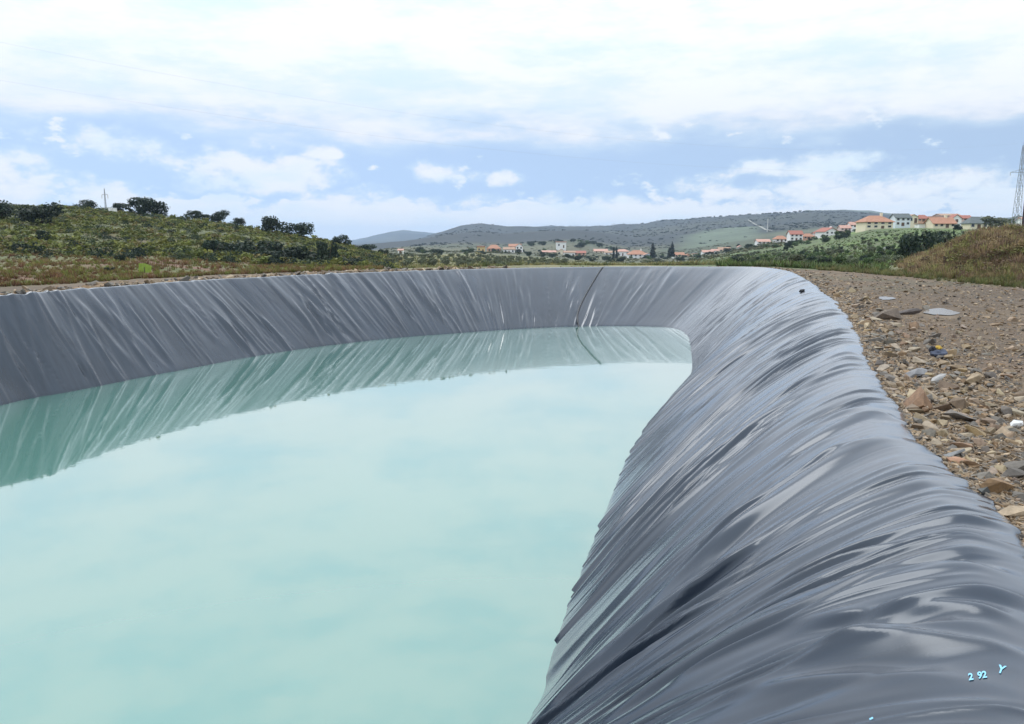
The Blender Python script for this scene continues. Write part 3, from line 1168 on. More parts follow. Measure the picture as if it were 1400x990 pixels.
gpts = np.vstack([
    scatter_px(9000, 1060, 1400, 372, 745, lambda x, y: edge_dist(x, y) > 0.03 and not in_puddle(x, y)),
    np.array([p for p in rim_points(7000) if not in_puddle(*p)]),
    hem_points(13000),
])
gd = np.linalg.norm(gpts, axis=1)
gsz = np.clip(gd * rng.uniform(0.0011, 0.0034, len(gd)), 0.011, 0.13) * np.where(gpts[:, 0] < 0, 1.25, np.interp(gd, [0, 9, 18, 60], [1.2, 1.05, 0.55, 0.5])) * rng.choice([1, 1, 1, 1.5, 2.2], len(gd))
gz = terrain(gpts[:, 0], gpts[:, 1]) - 0.02
gcol = np.array(STONE_COLS)[rng.integers(0, len(STONE_COLS), len(gd))] * rng.uniform(0.65, 1.3, (len(gd), 1))
v, t, c = scatter(g_tmpl, np.column_stack([gpts, gz + gsz * 0.12]), gsz, rng.uniform(0, 6.28, len(gd)), gcol, 0.25)
gravel = add('gravel', np_mesh('gravel', v, tris=t, col=c), M['gravel'])
tag(gravel, 'small brown schist chips scattered over the bare ground around the pond', 'gravel', kind='stuff')

# puddles
for k, (px, py, rx, ry) in enumerate(PUDDLES):
    pts = []
    z = None
    cx, cy = gp(px, py, 0.0)
    z = float(terrain(np.array([cx]), np.array([cy]))[0])
    zz = []
    for i in range(48):
        a = i / 48 * 2 * math.pi
        q = 1 + 0.14 * math.sin(2 * a + k) + 0.10 * math.sin(3 * a + 2 * k) + 0.06 * math.sin(7 * a)
        x, y = gp(px + rx * q * math.cos(a), py + ry * q * math.sin(a), 0.0)
        pts.append((x, y))
        zz.append(float(terrain(np.array([x]), np.array([y]))[0]) - 0.02)
    z = max(zz) * 0.5 + sum(zz) / len(zz) * 0.5 + 0.012
    mb = MB()
    mb.poly([(x, y, z) for x, y in pts], [tuple(range(48))] if (pts[0][0] - cx) * (pts[12][1] - cy) - (pts[0][1] - cy) * (pts[12][0] - cx) > 0 else [tuple(range(47, -1, -1))])
    o = mb.build('puddle', M['puddle'])
    tag(o, ('shallow rain puddle, the largest on the stony ground', 'small rain puddle left of the largest puddle', 'thin streak of rain water right of the largest puddle')[k], 'puddle', kind='structure')

# crumpled rag with a yellow patch
def blob(seed, r, sq, amp):
    bm = bmesh.new()
    bmesh.ops.create_icosphere(bm, subdivisions=3, radius=1)
    rr = random.Random(seed)
    ax = [(Vector((rr.gauss(0, 1), rr.gauss(0, 1), rr.gauss(0, 1))).normalized(), rr.uniform(2, 6), rr.random() * 6) for _ in range(7)]
    for vtx in bm.verts:
        k = 1 + amp * sum(abs(math.sin(vtx.co.dot(a) * f + p)) - 0.6 for a, f, p in ax)
        vtx.co = Vector((vtx.co.x * sq[0], vtx.co.y * sq[1], vtx.co.z * sq[2])) * k * r
    me = bpy.data.meshes.new('crumple')
    bm.to_mesh(me)
    bm.free()
    return me


x, y = gp(1283, 487, 0.0)
z = float(terrain(np.array([x]), np.array([y]))[0])
rag = empty('crumpled_rag', (x, y, z))
tag(rag, 'crumpled blue grey rag with a yellow patch lying on the stony ground', 'rag')
add('cloth', blob(4, 0.13, (1.0, 0.7, 0.55), 0.16), plain('blue_grey_cloth', (0.09, 0.105, 0.15), 0.7, 0.3, 20), rag, (0, 0, 0.05))
add('dark_fold', blob(9, 0.07, (0.9, 0.7, 0.9), 0.16), plain('dark_cloth', (0.02, 0.022, 0.03), 0.7, 0.2, 20), rag, (-0.09, 0.02, 0.10))
add('yellow_patch', blob(5, 0.06, (1.0, 0.7, 0.7), 0.14), plain('yellow_cloth', (0.55, 0.36, 0.06), 0.7, 0.15, 20), rag, (0.0, 0.03, 0.14))

# dark stone weighing down the liner
p = on_liner(1097, 399, 0.03)
if p:
    o = add('stone', stone_mesh(903, 0.7, (0.03, 0.03, 0.032)), None, None, p, (0.1, 0.2, 0.5), (0.15, 0.12, 0.2))
    tag(o, 'black stone weighing down the liner near the far right corner', 'stone')

# ------------------------------------------------------------------ hose and print on the liner
path = []
for px, py in ((823, 366.8), (820, 371), (815, 379), (809, 389), (803, 400), (797, 411), (792, 422), (789, 432), (789, 440), (791, 446)):
    p = on_liner(px, py, 0.05)
    if p:
        path.append(p)
if len(path) > 3:
    first = path[0] + Vector((0.5, 1.2, 0.02))
    last = path[-1] + (path[-1] - path[-2]).normalized() * 1.2
    MB().tube([first] + path + [last], 0.042, 8).build('black_hose', M['black_plastic'], smooth=True)
    tag(bpy.data.objects['black_hose'], 'black hose hanging down the far bank into the water', 'hose')


def print_text(txt, px, py, hpx, rot, shear=0.0, name='printed_mark'):
    cu = bpy.data.curves.new('mark', 'FONT')
    cu.body = txt
    cu.size = 1.0
    cu.align_x = 'CENTER'
    cu.align_y = 'CENTER'
    cu.offset = 0.032
    tmp = bpy.data.objects.new('mark', cu)
    COL.objects.link(tmp)
    dg = bpy.context.evaluated_depsgraph_get()
    me = bpy.data.meshes.new_from_object(tmp.evaluated_get(dg))
    bpy.data.objects.remove(tmp)
    bm = bmesh.new()
    bm.from_mesh(me)
    bmesh.ops.triangulate(bm, faces=bm.faces)
    bmesh.ops.subdivide_edges(bm, edges=[e for e in bm.edges if e.calc_length() > 0.12], cuts=2)
    c, s = math.cos(rot), math.sin(rot)
    good = True
    for vtx in bm.verts:
        u, w = (vtx.co.x + shear * vtx.co.y) * hpx / 0.7, vtx.co.y * hpx / 0.7
        q = on_liner(px + u * c - w * s, py - (u * s + w * c), 0.0035)
        if q is None:
            good = False
        else:
            vtx.co = q
    bm.to_mesh(me)
    bm.free()
    me.materials.clear()
    if good:
        o = add(name, me, M['ink'], liner)
        o['label'] = 'pale blue characters printed on the liner'


print_text('2', 1327.5, 926.5, 9.0, R(8))
print_text('92', 1343, 924, 9.0, R(8))
print_text('Y', 1369, 916.5, 10.5, R(-12), 0.15)
print_text('-', 1191, 982, 12, R(28))

# ------------------------------------------------------------------ vegetation
def leaf_cloud(seed, lobes, n, size, cols, flat=0.0, droop=0.0):
    """leaf-sized quads spread through a set of ellipsoid lobes (unit crown, base at z = 0)"""
    r = np.random.default_rng(seed)
    vol = np.array([l[3] * l[4] * l[5] for l in lobes]) ** 0.7
    which = r.choice(len(lobes), n, p=vol / vol.sum())
    lb = np.array(lobes)[which]
    d = r.normal(size=(n, 3))
    d /= np.linalg.norm(d, axis=1, keepdims=True)
    rad = r.uniform(0.35, 1.0, n) ** 0.45
    rad *= 1 + 0.16 * r.normal(size=n)
    c = lb[:, :3] + d * rad[:, None] * lb[:, 3:6]
    nrm = d * 0.7 + r.normal(size=(n, 3)) * 0.75
    nrm[:, 2] += 0.35 + flat
    nrm /= np.linalg.norm(nrm, axis=1, keepdims=True)
    a = np.cross(nrm, r.normal(size=(n, 3)))
    a /= np.linalg.norm(a, axis=1, keepdims=True)
    b = np.cross(nrm, a)
    s = size * r.uniform(0.6, 1.35, (n, 1))
    v = np.stack([c - a * s, c - b * s * 0.62, c + a * s, c + b * s * 0.62], 1)
    v[:, :, 2] = np.maximum(v[:, :, 2], 0.0)
    cl = np.array(cols)[r.integers(0, len(cols), n)] * r.uniform(0.75, 1.25, (n, 1))
    return v.reshape(-1, 3), np.arange(n * 4).reshape(-1, 4), np.repeat(cl, 4, 0)


def crown_lobes(seed, n, spread, base, top, r0):
    r = random.Random(seed)
    out = []
    for i in range(n):
        a = r.random() * 6.28
        q = math.sqrt(r.random()) * spread
        z = r.uniform(base, top)
        rr = r0 * r.uniform(0.7, 1.2)
        out.append((q * math.cos(a), q * math.sin(a), z, rr, rr, rr * r.uniform(0.6, 0.85)))
    return out


def trunk_mesh(seed, h, r0, limbs, reach):
    r = random.Random(seed)
    mb = MB()
    bend = Vector((r.uniform(-0.06, 0.06), r.uniform(-0.06, 0.06), 0))
    mb.tube([(0, 0, -0.08), tuple(bend * 0.5 + Vector((0, 0, h * 0.5))), tuple(bend + Vector((0, 0, h)))], [r0 * 1.25, r0, r0 * 0.75], 7)
    for i in range(limbs):
        a = i / limbs * 6.28 + r.random()
        st = bend + Vector((0, 0, h * r.uniform(0.75, 1.0)))
        en = st + Vector((math.cos(a) * reach, math.sin(a) * reach, r.uniform(0.18, 0.38)))
        mb.tube([tuple(st), tuple(st.lerp(en, 0.5) + Vector((0, 0, -0.03))), tuple(en)], [r0 * 0.6, r0 * 0.4, r0 * 0.15], 5)
    me = mb.mesh('trunk', True)
    me.materials.append(M['bark'])
    return me


def crown_mesh(*a, **k):
    v, q, c = leaf_cloud(*a, **k)
    me = np_mesh('crown', v, q, col=c)
    me.materials.append(M['leaf'])
    return me


OAK = [(0.024, 0.040, 0.026), (0.034, 0.052, 0.030), (0.018, 0.032, 0.022), (0.045, 0.062, 0.034)]
OLIVE = [(0.115, 0.130, 0.078), (0.155, 0.168, 0.110), (0.085, 0.105, 0.060), (0.135, 0.150, 0.080)]
GREEN = [(0.075, 0.115, 0.040), (0.095, 0.14, 0.05), (0.055, 0.088, 0.034)]
CYP = [(0.010, 0.018, 0.014), (0.015, 0.025, 0.018), (0.008, 0.014, 0.012)]
kinds = {}
for i in range(4):   # unit trees: one metre wide and about 0.85 m tall
    kinds.setdefault('oak', []).append((trunk_mesh(i, 0.30, 0.035, 4, 0.26), crown_mesh(i, crown_lobes(i, 11, 0.33, 0.20, 0.62, 0.20), 1700, 0.036, OAK)))
    kinds.setdefault('bush', []).append((trunk_mesh(20 + i, 0.12, 0.025, 3, 0.2), crown_mesh(20 + i, crown_lobes(20 + i, 8, 0.34, 0.16, 0.42, 0.17), 900, 0.042, OAK)))
    kinds.setdefault('olive', []).append((trunk_mesh(40 + i, 0.30, 0.04, 4, 0.26), crown_mesh(40 + i, crown_lobes(40 + i, 8, 0.28, 0.34, 0.66, 0.19), 520, 0.052, OLIVE)))
    kinds.setdefault('green', []).append((trunk_mesh(60 + i, 0.28, 0.04, 4, 0.24), crown_mesh(60 + i, crown_lobes(60 + i, 8, 0.28, 0.30, 0.62, 0.2), 520, 0.052, GREEN)))
for i in range(2):   # cypress: one metre wide, four metres tall
    lob = [(0.02 * math.sin(k * 2.1), 0.02 * math.cos(k * 1.7), 0.35 + k * 0.33, *(3 * [0]))[:3] + ((0.5 * (1 - (k / 11.5) ** 2.2) + 0.03,) * 2) + (0.4,) for k in range(11)]
    kinds.setdefault('cypress', []).append((trunk_mesh(80 + i, 0.5, 0.07, 0, 0), crown_mesh(80 + i, lob, 1500, 0.10, CYP)))


def tree(name, label, cat, kind, loc, w, h, group=None, v=None, sink=0.12):
    pool = kinds[kind]
    k = random.randrange(len(pool)) if v is None else v % len(pool)
    tall = 4.1 if kind == 'cypress' else (0.62 if kind == 'bush' else 0.86)
    o = empty(name, (loc[0], loc[1], loc[2] - sink * h), random.uniform(0, 6.28), (w, w, h / tall))
    tag(o, label, cat, group)
    add('trunk', pool[k][0], None, o)
    add('crown', pool[k][1], None, o)
    return o


def tree_px(name, label, cat, kind, px, py, wpx, hpx, group=None, v=None, depth=None, d0=20.0):
    x, y, z = hit(px, py, d0) if depth is None else at_depth(px, depth)
    k = y * 1.0 / FPX
    return tree(name, label, cat, kind, (x, y, z), wpx * k, hpx * k, group, v)


G1 = 'holm oaks on the left hill'
for row in (
    (4, 310, 38, 30, 'oak', 'dark holm oak cut by the left edge of the picture', 112),
    (56, 320, 50, 38, 'oak', 'largest dark holm oak on the left hill, below the skyline', 105),
    (120, 290, 26, 15, 'oak', 'low dark holm oak on the skyline just left of the mast', 148),
    (166, 293, 18, 16, 'oak', 'small dark holm oak on the skyline just right of the mast', 150),
    (196, 299, 34, 28, 'oak', 'tall round holm oak on the skyline, left half of a pair', 148),
    (216, 300, 26, 24, 'oak', 'round holm oak on the skyline, right half of a pair', 150),
    (267, 296, 20, 14, 'oak', 'leftmost of four small oaks in a row on the skyline', 156),
    (281, 298, 14, 10, 'oak', 'second of four small oaks in a row on the skyline', 156),
    (299, 302, 26, 18, 'oak', 'third and widest of four small oaks on the skyline', 156),
    (329, 307, 16, 14, 'oak', 'last of four small oaks, alone at the skyline end', 157),
    (372, 326, 28, 28, 'oak', 'tall dark oak left of the wide oak on the descending ridge', 150),
    (408, 327, 40, 24, 'oak', 'wide dark oak on the descending ridge of the left hill', 158),
    (466, 338, 24, 16, 'oak', 'dark oak standing alone lower on the descending ridge', 160),
    (500, 344, 30, 12, 'bush', 'flat dark thicket at the end of the left ridge', 165),
    (525, 352, 15, 13, 'bush', 'round dark bush at the foot of the left ridge', 172)):
    px, py, w, h, kd, lab, dp = row
    tree_px('holm_oak' if kd == 'oak' else 'dark_bush', lab, 'tree' if kd == 'oak' else 'bush', kd, px, py, w * 1.2, h * 1.15, G1, depth=dp)
G2 = 'dark bushes on the slope of the left hill'
for px, py, w, h, lab in (
    (290, 346, 30, 16, 'small dark bush highest on the slope, left of the others'),
    (312, 364, 44, 20, 'wide dark bush low on the slope, left end of the thicket'),
    (358, 352, 52, 20, 'wide dark bush in the middle of the slope'),
    (410, 364, 52, 28, 'big dark bush in the middle of the lower thicket'),
    (448, 371, 28, 40, 'tall narrow dark bush just above the liner'),
    (384, 376, 44, 30, 'grey green bush touching the top of the liner'),
    (346, 366, 34, 16, 'dark bush between two wider ones low on the slope'),
    (478, 366, 30, 18, 'low dark bush right of the tall narrow one'),
    (28, 345, 20, 12, 'small dark bush on the brown terrace near the left edge'),
    (150, 371, 12, 18, 'narrow upright dark shrub on the lowest terrace'),
    (165, 358, 12, 10, 'small round shrub right of the narrow upright shrub'),
    (57, 326, 16, 10, 'tiny bush at the foot of the largest holm oak')):
    tree_px('dark_bush', lab, 'bush', 'bush', px, py, w * 1.35, (h - max(0, py - 358)) * 1.7, G2, depth=84 if py >= 362 and px > 250 else None)
# right hand side
tree_px('dark_bush', 'very dark wide bush at the left end of the brown bank', 'bush', 'bush', 1258, 352, 60, 62, depth=70)
tree_px('dark_bush', 'very dark bush half hidden by the brown bank', 'bush', 'bush', 1286, 350, 62, 68, depth=72)
tree_px('olive_tree', 'wide grey green tree left of the pylon foot', 'tree', 'olive', 1357, 313, 42, 27, depth=222)
tree_px('olive_tree', 'tall grey green tree in front of the pylon', 'tree', 'olive', 1382, 312, 40, 29, depth=226)
tree_px('green_tree', 'bright green bushy tree at the right edge below the dark slab', 'tree', 'green', 1394, 318, 28, 24, depth=215)
tree_px('dark_bush', 'round dark bush between the orange roofed house and the grey roofed house', 'bush', 'bush', 1309, 313, 16, 13, depth=235)
# cypresses in the village
tree_px('cypress_tree', 'dark pointed cypress left of the long low white wall', 'tree', 'cypress', 893, 357, 8, 25, 'cypresses in the village', depth=500)
tree_px('cypress_tree', 'dark pointed cypress behind the white pillar', 'tree', 'cypress', 919.5, 358, 8, 26, 'cypresses in the village', depth=500)
tree_px('cypress_tree', 'short cypress touching the left side of the cypress by the pillar', 'tree', 'cypress', 915.5, 357, 5, 18, 'cypresses in the village', depth=502)
tree_px('cypress_tree', 'thin dark cypress, left of two thin ones in the village', 'tree', 'cypress', 839.5, 357, 4, 18, 'cypresses in the village', depth=480)
tree_px('cypress_tree', 'thin dark cypress, right of two thin ones in the village', 'tree', 'cypress', 843.5, 356, 3.4, 20, 'cypresses in the village', depth=482)

# olive grove beyond the far rim
for r_i, (d, y0) in enumerate(((98, 0), (116, 0), (137, 0), (163, 0), (195, 0), (232, 0))):
    sp = 19 - 2 * r_i
    px = 533 + (r_i % 2) * sp * 0.5
    while px < 775:
        if random.random() < 0.86:
            w = random.uniform(0.85, 1.15)
            x, y, z = at_depth(px + random.uniform(-2, 2), d * random.uniform(0.98, 1.02))
            tree('olive_tree', f"olive tree in the {('first', 'second', 'third', 'fourth', 'fifth', 'last')[r_i]} row beyond the rim, {'left of' if px < 655 else ('below' if px < 718 else 'right of')} the yellow house group", 'tree', 'olive', (x, y, z), 1.75 * w, 1.45 * w, 'olive trees in the grove beyond the far rim')
        px += sp
# orchard on the right hillside
for r_i in range(13):
    d = 62 * (1.105 ** r_i)
    px = 1005 + random.uniform(0, 10)
    sp = max(8.0, 19 - r_i)
    while px < 1345:
        x, y, z = at_depth(px, d * random.uniform(0.985, 1.015))
        py = 325 - (z - 2) / d * FPX
        if random.random() < (0.56 if px > 1060 else 0.5) and not (px > 1235 and d < 100) and not (px < 1100 and d > 190):
            w = random.uniform(0.7, 1.25)
            kd = random.choice(('green', 'olive', 'olive', 'green', 'bush'))
            tree('orchard_tree', f"{dict(green='leafy green', olive='grey green', bush='dark low')[kd]} tree {'low' if r_i < 4 else ('halfway up' if r_i < 9 else 'high')} on the orchard slope, {'below the white houses' if px < 1180 else ('below the big cream house' if px < 1225 else 'beside the brown bank')}", 'tree', kd, (x, y, z), 1.35 * w, 1.15 * w, 'orchard trees on the right hillside')
        px += sp * random.uniform(0.8, 1.25)

# trees among the houses of the village
random.seed(21)
for k in range(95):
    px = random.uniform(560, 1060)
    d = random.uniform(330, 600) if px > 640 else random.uniform(300, 480)
    x, y, z = at_depth(px, d)
    w = random.uniform(2.4, 5.0)
    kd = random.choice(('oak', 'oak', 'green', 'bush'))
    tree('village_tree', f"{dict(oak='dark rounded', green='leafy green', bush='dark low')[kd]} tree in the valley {'left of the yellow house' if px < 650 else ('near the white block' if px < 800 else ('near the cypresses' if px < 940 else 'near the white barn'))}", 'tree', kd, (x, y, z), w, w * random.uniform(0.6, 0.85), 'trees among the village houses')
for k in range(26):
    px = random.uniform(725, 850)
    x, y, z = at_depth(px, random.uniform(660, 800))
    w = random.uniform(4, 9)
    kd = random.choice(('oak', 'oak', 'green'))
    tree('hill_tree', f"{dict(oak='dark', green='leafy green')[kd]} tree on the wooded knoll, {'above the white block' if px < 785 else 'right of the white block'}", 'tree', kd, (x, y, z), w, w * random.uniform(0.55, 0.8), 'trees on the wooded knoll')
for k in range(34):
    px = random.uniform(1040, 1180)
    x, y, z = at_depth(px, random.uniform(240, 330))
    w = random.uniform(1.6, 3.4)
    kd = random.choice(('oak', 'green', 'bush'))
    tree('hedge_tree', f"{dict(oak='dark rounded', green='leafy green', bush='dark low')[kd]} tree just below the {'lowest' if px < 1085 else ('middle' if px < 1125 else 'highest')} houses of the hillside row", 'tree', kd, (x, y, z), w, w * random.uniform(0.6, 0.85), 'trees below the hillside houses')
# uneven line of scrub on the far skyline
for k in range(90):
    px = random.uniform(860, 1110)
    dpt = np.interp(px, KPX, KD[:, 7]) * random.uniform(0.93, 1.0)
    x, y, z = at_depth(px, dpt)
    w = random.uniform(4, 9)
    tree('skyline_tree', f"dark tree on the crest of the far hill, {'left of' if px < 1020 else 'above'} the pale track", 'tree', 'bush', (x, y, z), w, w * random.uniform(0.45, 0.7), 'trees on the crest of the far hill')

# scrub: low plants nobody could count, as leaf clumps
def clump(seed, n, size, lobes=3):
    v, q, c = leaf_cloud(seed, crown_lobes(seed + 900, lobes, 0.3, 0.1, 0.35, 0.24), n, size, [(1, 1, 1)])
    return np.column_stack([v, np.clip(c[:, 0], 0.5, 1.4)]), q


clumps = [clump(700 + i, 34, 0.11) for i in range(6)]


fine_clumps = [clump(760 + i, 150, 0.045, 4) for i in range(5)]


def grass_tuft(seed, n=16):
    r = np.random.default_rng(seed)
    v, f = [], []
    for i in range(n):
        a, q = r.uniform(0, 6.28), r.uniform(0, 0.35)
        b = np.array([math.cos(a) * q, math.sin(a) * q, 0])
        l = np.array([math.cos(a) * r.uniform(0.1, 0.5), math.sin(a) * r.uniform(0.1, 0.5), r.uniform(0.6, 1.1)])
        w = np.array([-math.sin(a), math.cos(a), 0]) * 0.05
        k = len(v)
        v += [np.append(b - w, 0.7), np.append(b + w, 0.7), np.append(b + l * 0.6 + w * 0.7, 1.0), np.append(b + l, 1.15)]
        f.append((k, k + 1, k + 2, k + 3))
    return np.array(v), np.array(f)


tufts = [grass_tuft(800 + i) for i in range(5)]


def cover(name, label, cat, n, px_r, d_fn, size, cols, mat, tmpl, dens=None, zk=1.0, tilt=0.05):
    px = rng.uniform(px_r[0], px_r[1], n)
    d = d_fn(px, rng.random(n))
    x = (px - 700) / HXY * d
    if dens is not None:
        keep = rng.random(n) < dens(x, d, px)
        px, d, x = px[keep], d[keep], x[keep]
    z = terrain(x, d) - 0.03
    s = rng.uniform(size[0], size[1], len(x)) * (0.7 + 0.6 * rng.random(len(x)) ** 3)
    cl = np.array(cols)[rng.integers(0, len(cols), len(x))] * rng.uniform(0.75, 1.25, (len(x), 1))
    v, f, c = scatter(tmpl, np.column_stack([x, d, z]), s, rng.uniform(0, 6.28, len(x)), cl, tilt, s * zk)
    o = add(name, np_mesh(name, v, f, col=c), mat)
    tag(o, label, cat, kind='stuff')
    return o


d1f = lambda px: np.interp(px, KPX, KD[:, 1])
SC_G = [(0.125, 0.142, 0.034), (0.155, 0.17, 0.040), (0.10, 0.12, 0.032), (0.185, 0.188, 0.044), (0.08, 0.098, 0.029), (0.15, 0.122, 0.042)]
cover('hillside_scrub', 'mixed green scrub covering the upper slope of the left hill', 'scrub', 7000, (-60, 535),
      lambda px, u: 62 + (np.interp(px, KPX, KD[:, 3]) - 60) * u ** 0.8, (0.7, 1.9), SC_G, M['scrub'], clumps,
      lambda x, y, px: sstep(fbm(x * 0.09, y * 0.09, 3), -0.35, 0.2) * 0.9 + 0.1, 0.75)
cover('hillside_brush', 'dark green brush dotted over the left hill', 'scrub', 520, (-60, 540),
      lambda px, u: 58 + (np.interp(px, KPX, KD[:, 3]) - 60) * u, (1.0, 2.6), OAK + [(0.05, 0.065, 0.03)], M['scrub'], fine_clumps, None, 0.8)
cover('valley_scrub', 'mixed green trees and brush filling the valley around the village', 'scrub', 2600, (520, 1070),
      lambda px, u: np.where(px < 1000, 250 + 560 * u, 230 + 220 * u), (1.6, 4.2), [(0.06, 0.075, 0.035), (0.09, 0.10, 0.045), (0.045, 0.06, 0.032), (0.12, 0.115, 0.06), (0.14, 0.13, 0.06)], M['scrub'], clumps,
      lambda x, y, px: sstep(fbm(x * 0.02, y * 0.02, 3), -0.3, 0.25), 0.55)
cover('far_hill_scrub', 'dark brush speckling the far hills', 'scrub', 3800, (560, 1190),
      lambda px, u: 850 + (np.interp(px, KPX, KD[:, 7]) - 840) * u, (3.5, 10), [(0.026, 0.034, 0.026), (0.034, 0.042, 0.03), (0.022, 0.028, 0.024)], M['scrub'], clumps,
      lambda x, y, px: sstep(fbm(x * 0.006, y * 0.006, 4), -0.35, 0.35) * np.where((px > 915) & (px < 1050) & (y < 1150), 0.1, 1.0), 0.45)
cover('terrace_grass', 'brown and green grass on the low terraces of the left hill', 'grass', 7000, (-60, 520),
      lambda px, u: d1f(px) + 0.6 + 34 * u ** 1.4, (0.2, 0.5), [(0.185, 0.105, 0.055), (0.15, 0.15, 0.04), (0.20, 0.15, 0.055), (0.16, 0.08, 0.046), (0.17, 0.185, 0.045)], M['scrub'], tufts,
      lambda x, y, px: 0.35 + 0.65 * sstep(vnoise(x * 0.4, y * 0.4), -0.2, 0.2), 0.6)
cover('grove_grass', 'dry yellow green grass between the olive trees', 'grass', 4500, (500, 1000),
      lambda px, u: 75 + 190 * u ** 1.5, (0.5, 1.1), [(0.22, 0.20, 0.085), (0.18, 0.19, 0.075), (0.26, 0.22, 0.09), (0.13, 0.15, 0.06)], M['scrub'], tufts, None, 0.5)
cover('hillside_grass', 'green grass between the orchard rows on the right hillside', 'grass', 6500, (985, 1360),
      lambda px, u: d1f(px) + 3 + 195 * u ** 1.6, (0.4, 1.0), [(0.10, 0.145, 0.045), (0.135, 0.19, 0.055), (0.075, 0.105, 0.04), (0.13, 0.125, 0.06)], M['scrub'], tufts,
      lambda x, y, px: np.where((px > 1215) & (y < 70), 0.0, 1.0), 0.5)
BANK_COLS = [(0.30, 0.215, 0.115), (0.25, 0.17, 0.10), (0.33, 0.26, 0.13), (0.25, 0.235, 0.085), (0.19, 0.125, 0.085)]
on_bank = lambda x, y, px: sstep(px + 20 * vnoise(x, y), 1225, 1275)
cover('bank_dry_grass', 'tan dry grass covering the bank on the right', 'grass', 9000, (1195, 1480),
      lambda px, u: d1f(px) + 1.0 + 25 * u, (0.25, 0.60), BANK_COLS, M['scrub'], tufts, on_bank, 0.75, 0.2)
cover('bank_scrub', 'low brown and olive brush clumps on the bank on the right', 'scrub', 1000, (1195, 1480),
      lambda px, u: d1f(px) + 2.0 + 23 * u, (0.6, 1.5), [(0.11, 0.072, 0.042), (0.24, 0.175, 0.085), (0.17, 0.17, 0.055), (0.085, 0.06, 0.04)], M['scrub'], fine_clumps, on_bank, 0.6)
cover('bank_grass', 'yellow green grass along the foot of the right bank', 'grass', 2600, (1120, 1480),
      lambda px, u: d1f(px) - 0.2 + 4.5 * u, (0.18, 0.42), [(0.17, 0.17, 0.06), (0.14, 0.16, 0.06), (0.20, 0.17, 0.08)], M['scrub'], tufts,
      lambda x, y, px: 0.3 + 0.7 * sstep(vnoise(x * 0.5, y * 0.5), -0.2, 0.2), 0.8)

# ------------------------------------------------------------------ houses
def wallmat(n, c):
    return plain(n, c, 0.85, 0.05, 0.6, 0.2)


WALLS = {'white': wallmat('white_render', (0.86, 0.85, 0.82)), 'cream': wallmat('cream_render', (0.80, 0.71, 0.53)), 'yellow': wallmat('yellow_render', (0.68, 0.50, 0.22)),
         'salmon': wallmat('salmon_render', (0.62, 0.38, 0.27)), 'bluewhite': wallmat('cool_white_render', (0.70, 0.75, 0.80)), 'pink': wallmat('pale_pink_render', (0.66, 0.52, 0.47))}


def roof_material(name, c):
    m, nt, N, L, b = new_mat(name)
    tc = N.new('ShaderNodeTexCoord')
    wv_ = N.new('ShaderNodeTexWave')
    wv_.inputs['Scale'].default_value = 1.6
    wv_.inputs['Distortion'].default_value = 0.6
    L.new(tc.outputs['Object'], wv_.inputs['Vector'])
    n = N.new('ShaderNodeTexNoise')
    n.inputs['Scale'].default_value = 1.4
    n.inputs['Detail'].default_value = 6
    L.new(tc.outputs['Object'], n.inputs['Vector'])
    mx = N.new('ShaderNodeMix')
    mx.data_type = 'RGBA'
    mx.inputs[6].default_value = tuple(q * 0.7 for q in c) + (1,)
    mx.inputs[7].default_value = tuple(min(1, q * 1.2) for q in c) + (1,)
    L.new(n.outputs['Fac'], mx.inputs[0])
    L.new(mx.outputs[2], b.inputs['Base Color'])
    b.inputs['Roughness'].default_value = 0.85
    bp = N.new('ShaderNodeBump')
    bp.inputs['Strength'].default_value = 0.6
    bp.inputs['Distance'].default_value = 0.05
    L.new(wv_.outputs['Fac'], bp.inputs['Height'])
    L.new(bp.outputs[0], b.inputs['Normal'])
    return m


ROOFS = {'orange': roof_material('orange_tiles', (0.43, 0.215, 0.135)), 'red': roof_material('red_tiles', (0.38, 0.15, 0.11)), 'tan': roof_material('weathered_tiles', (0.40, 0.26, 0.18)),
         'grey': roof_material('grey_slates', (0.13, 0.15, 0.15)), 'pink': roof_material('faded_tiles', (0.55, 0.32, 0.25))}
M['pane'] = plain('window_glass', (0.035, 0.04, 0.05), 0.15, 0.1, 2, 0.6)
M['frame'] = plain('window_frame', (0.55, 0.53, 0.50), 0.6, 0.05, 2)
M['door'] = plain('door_paint', (0.13, 0.075, 0.05), 0.6, 0.1, 2)


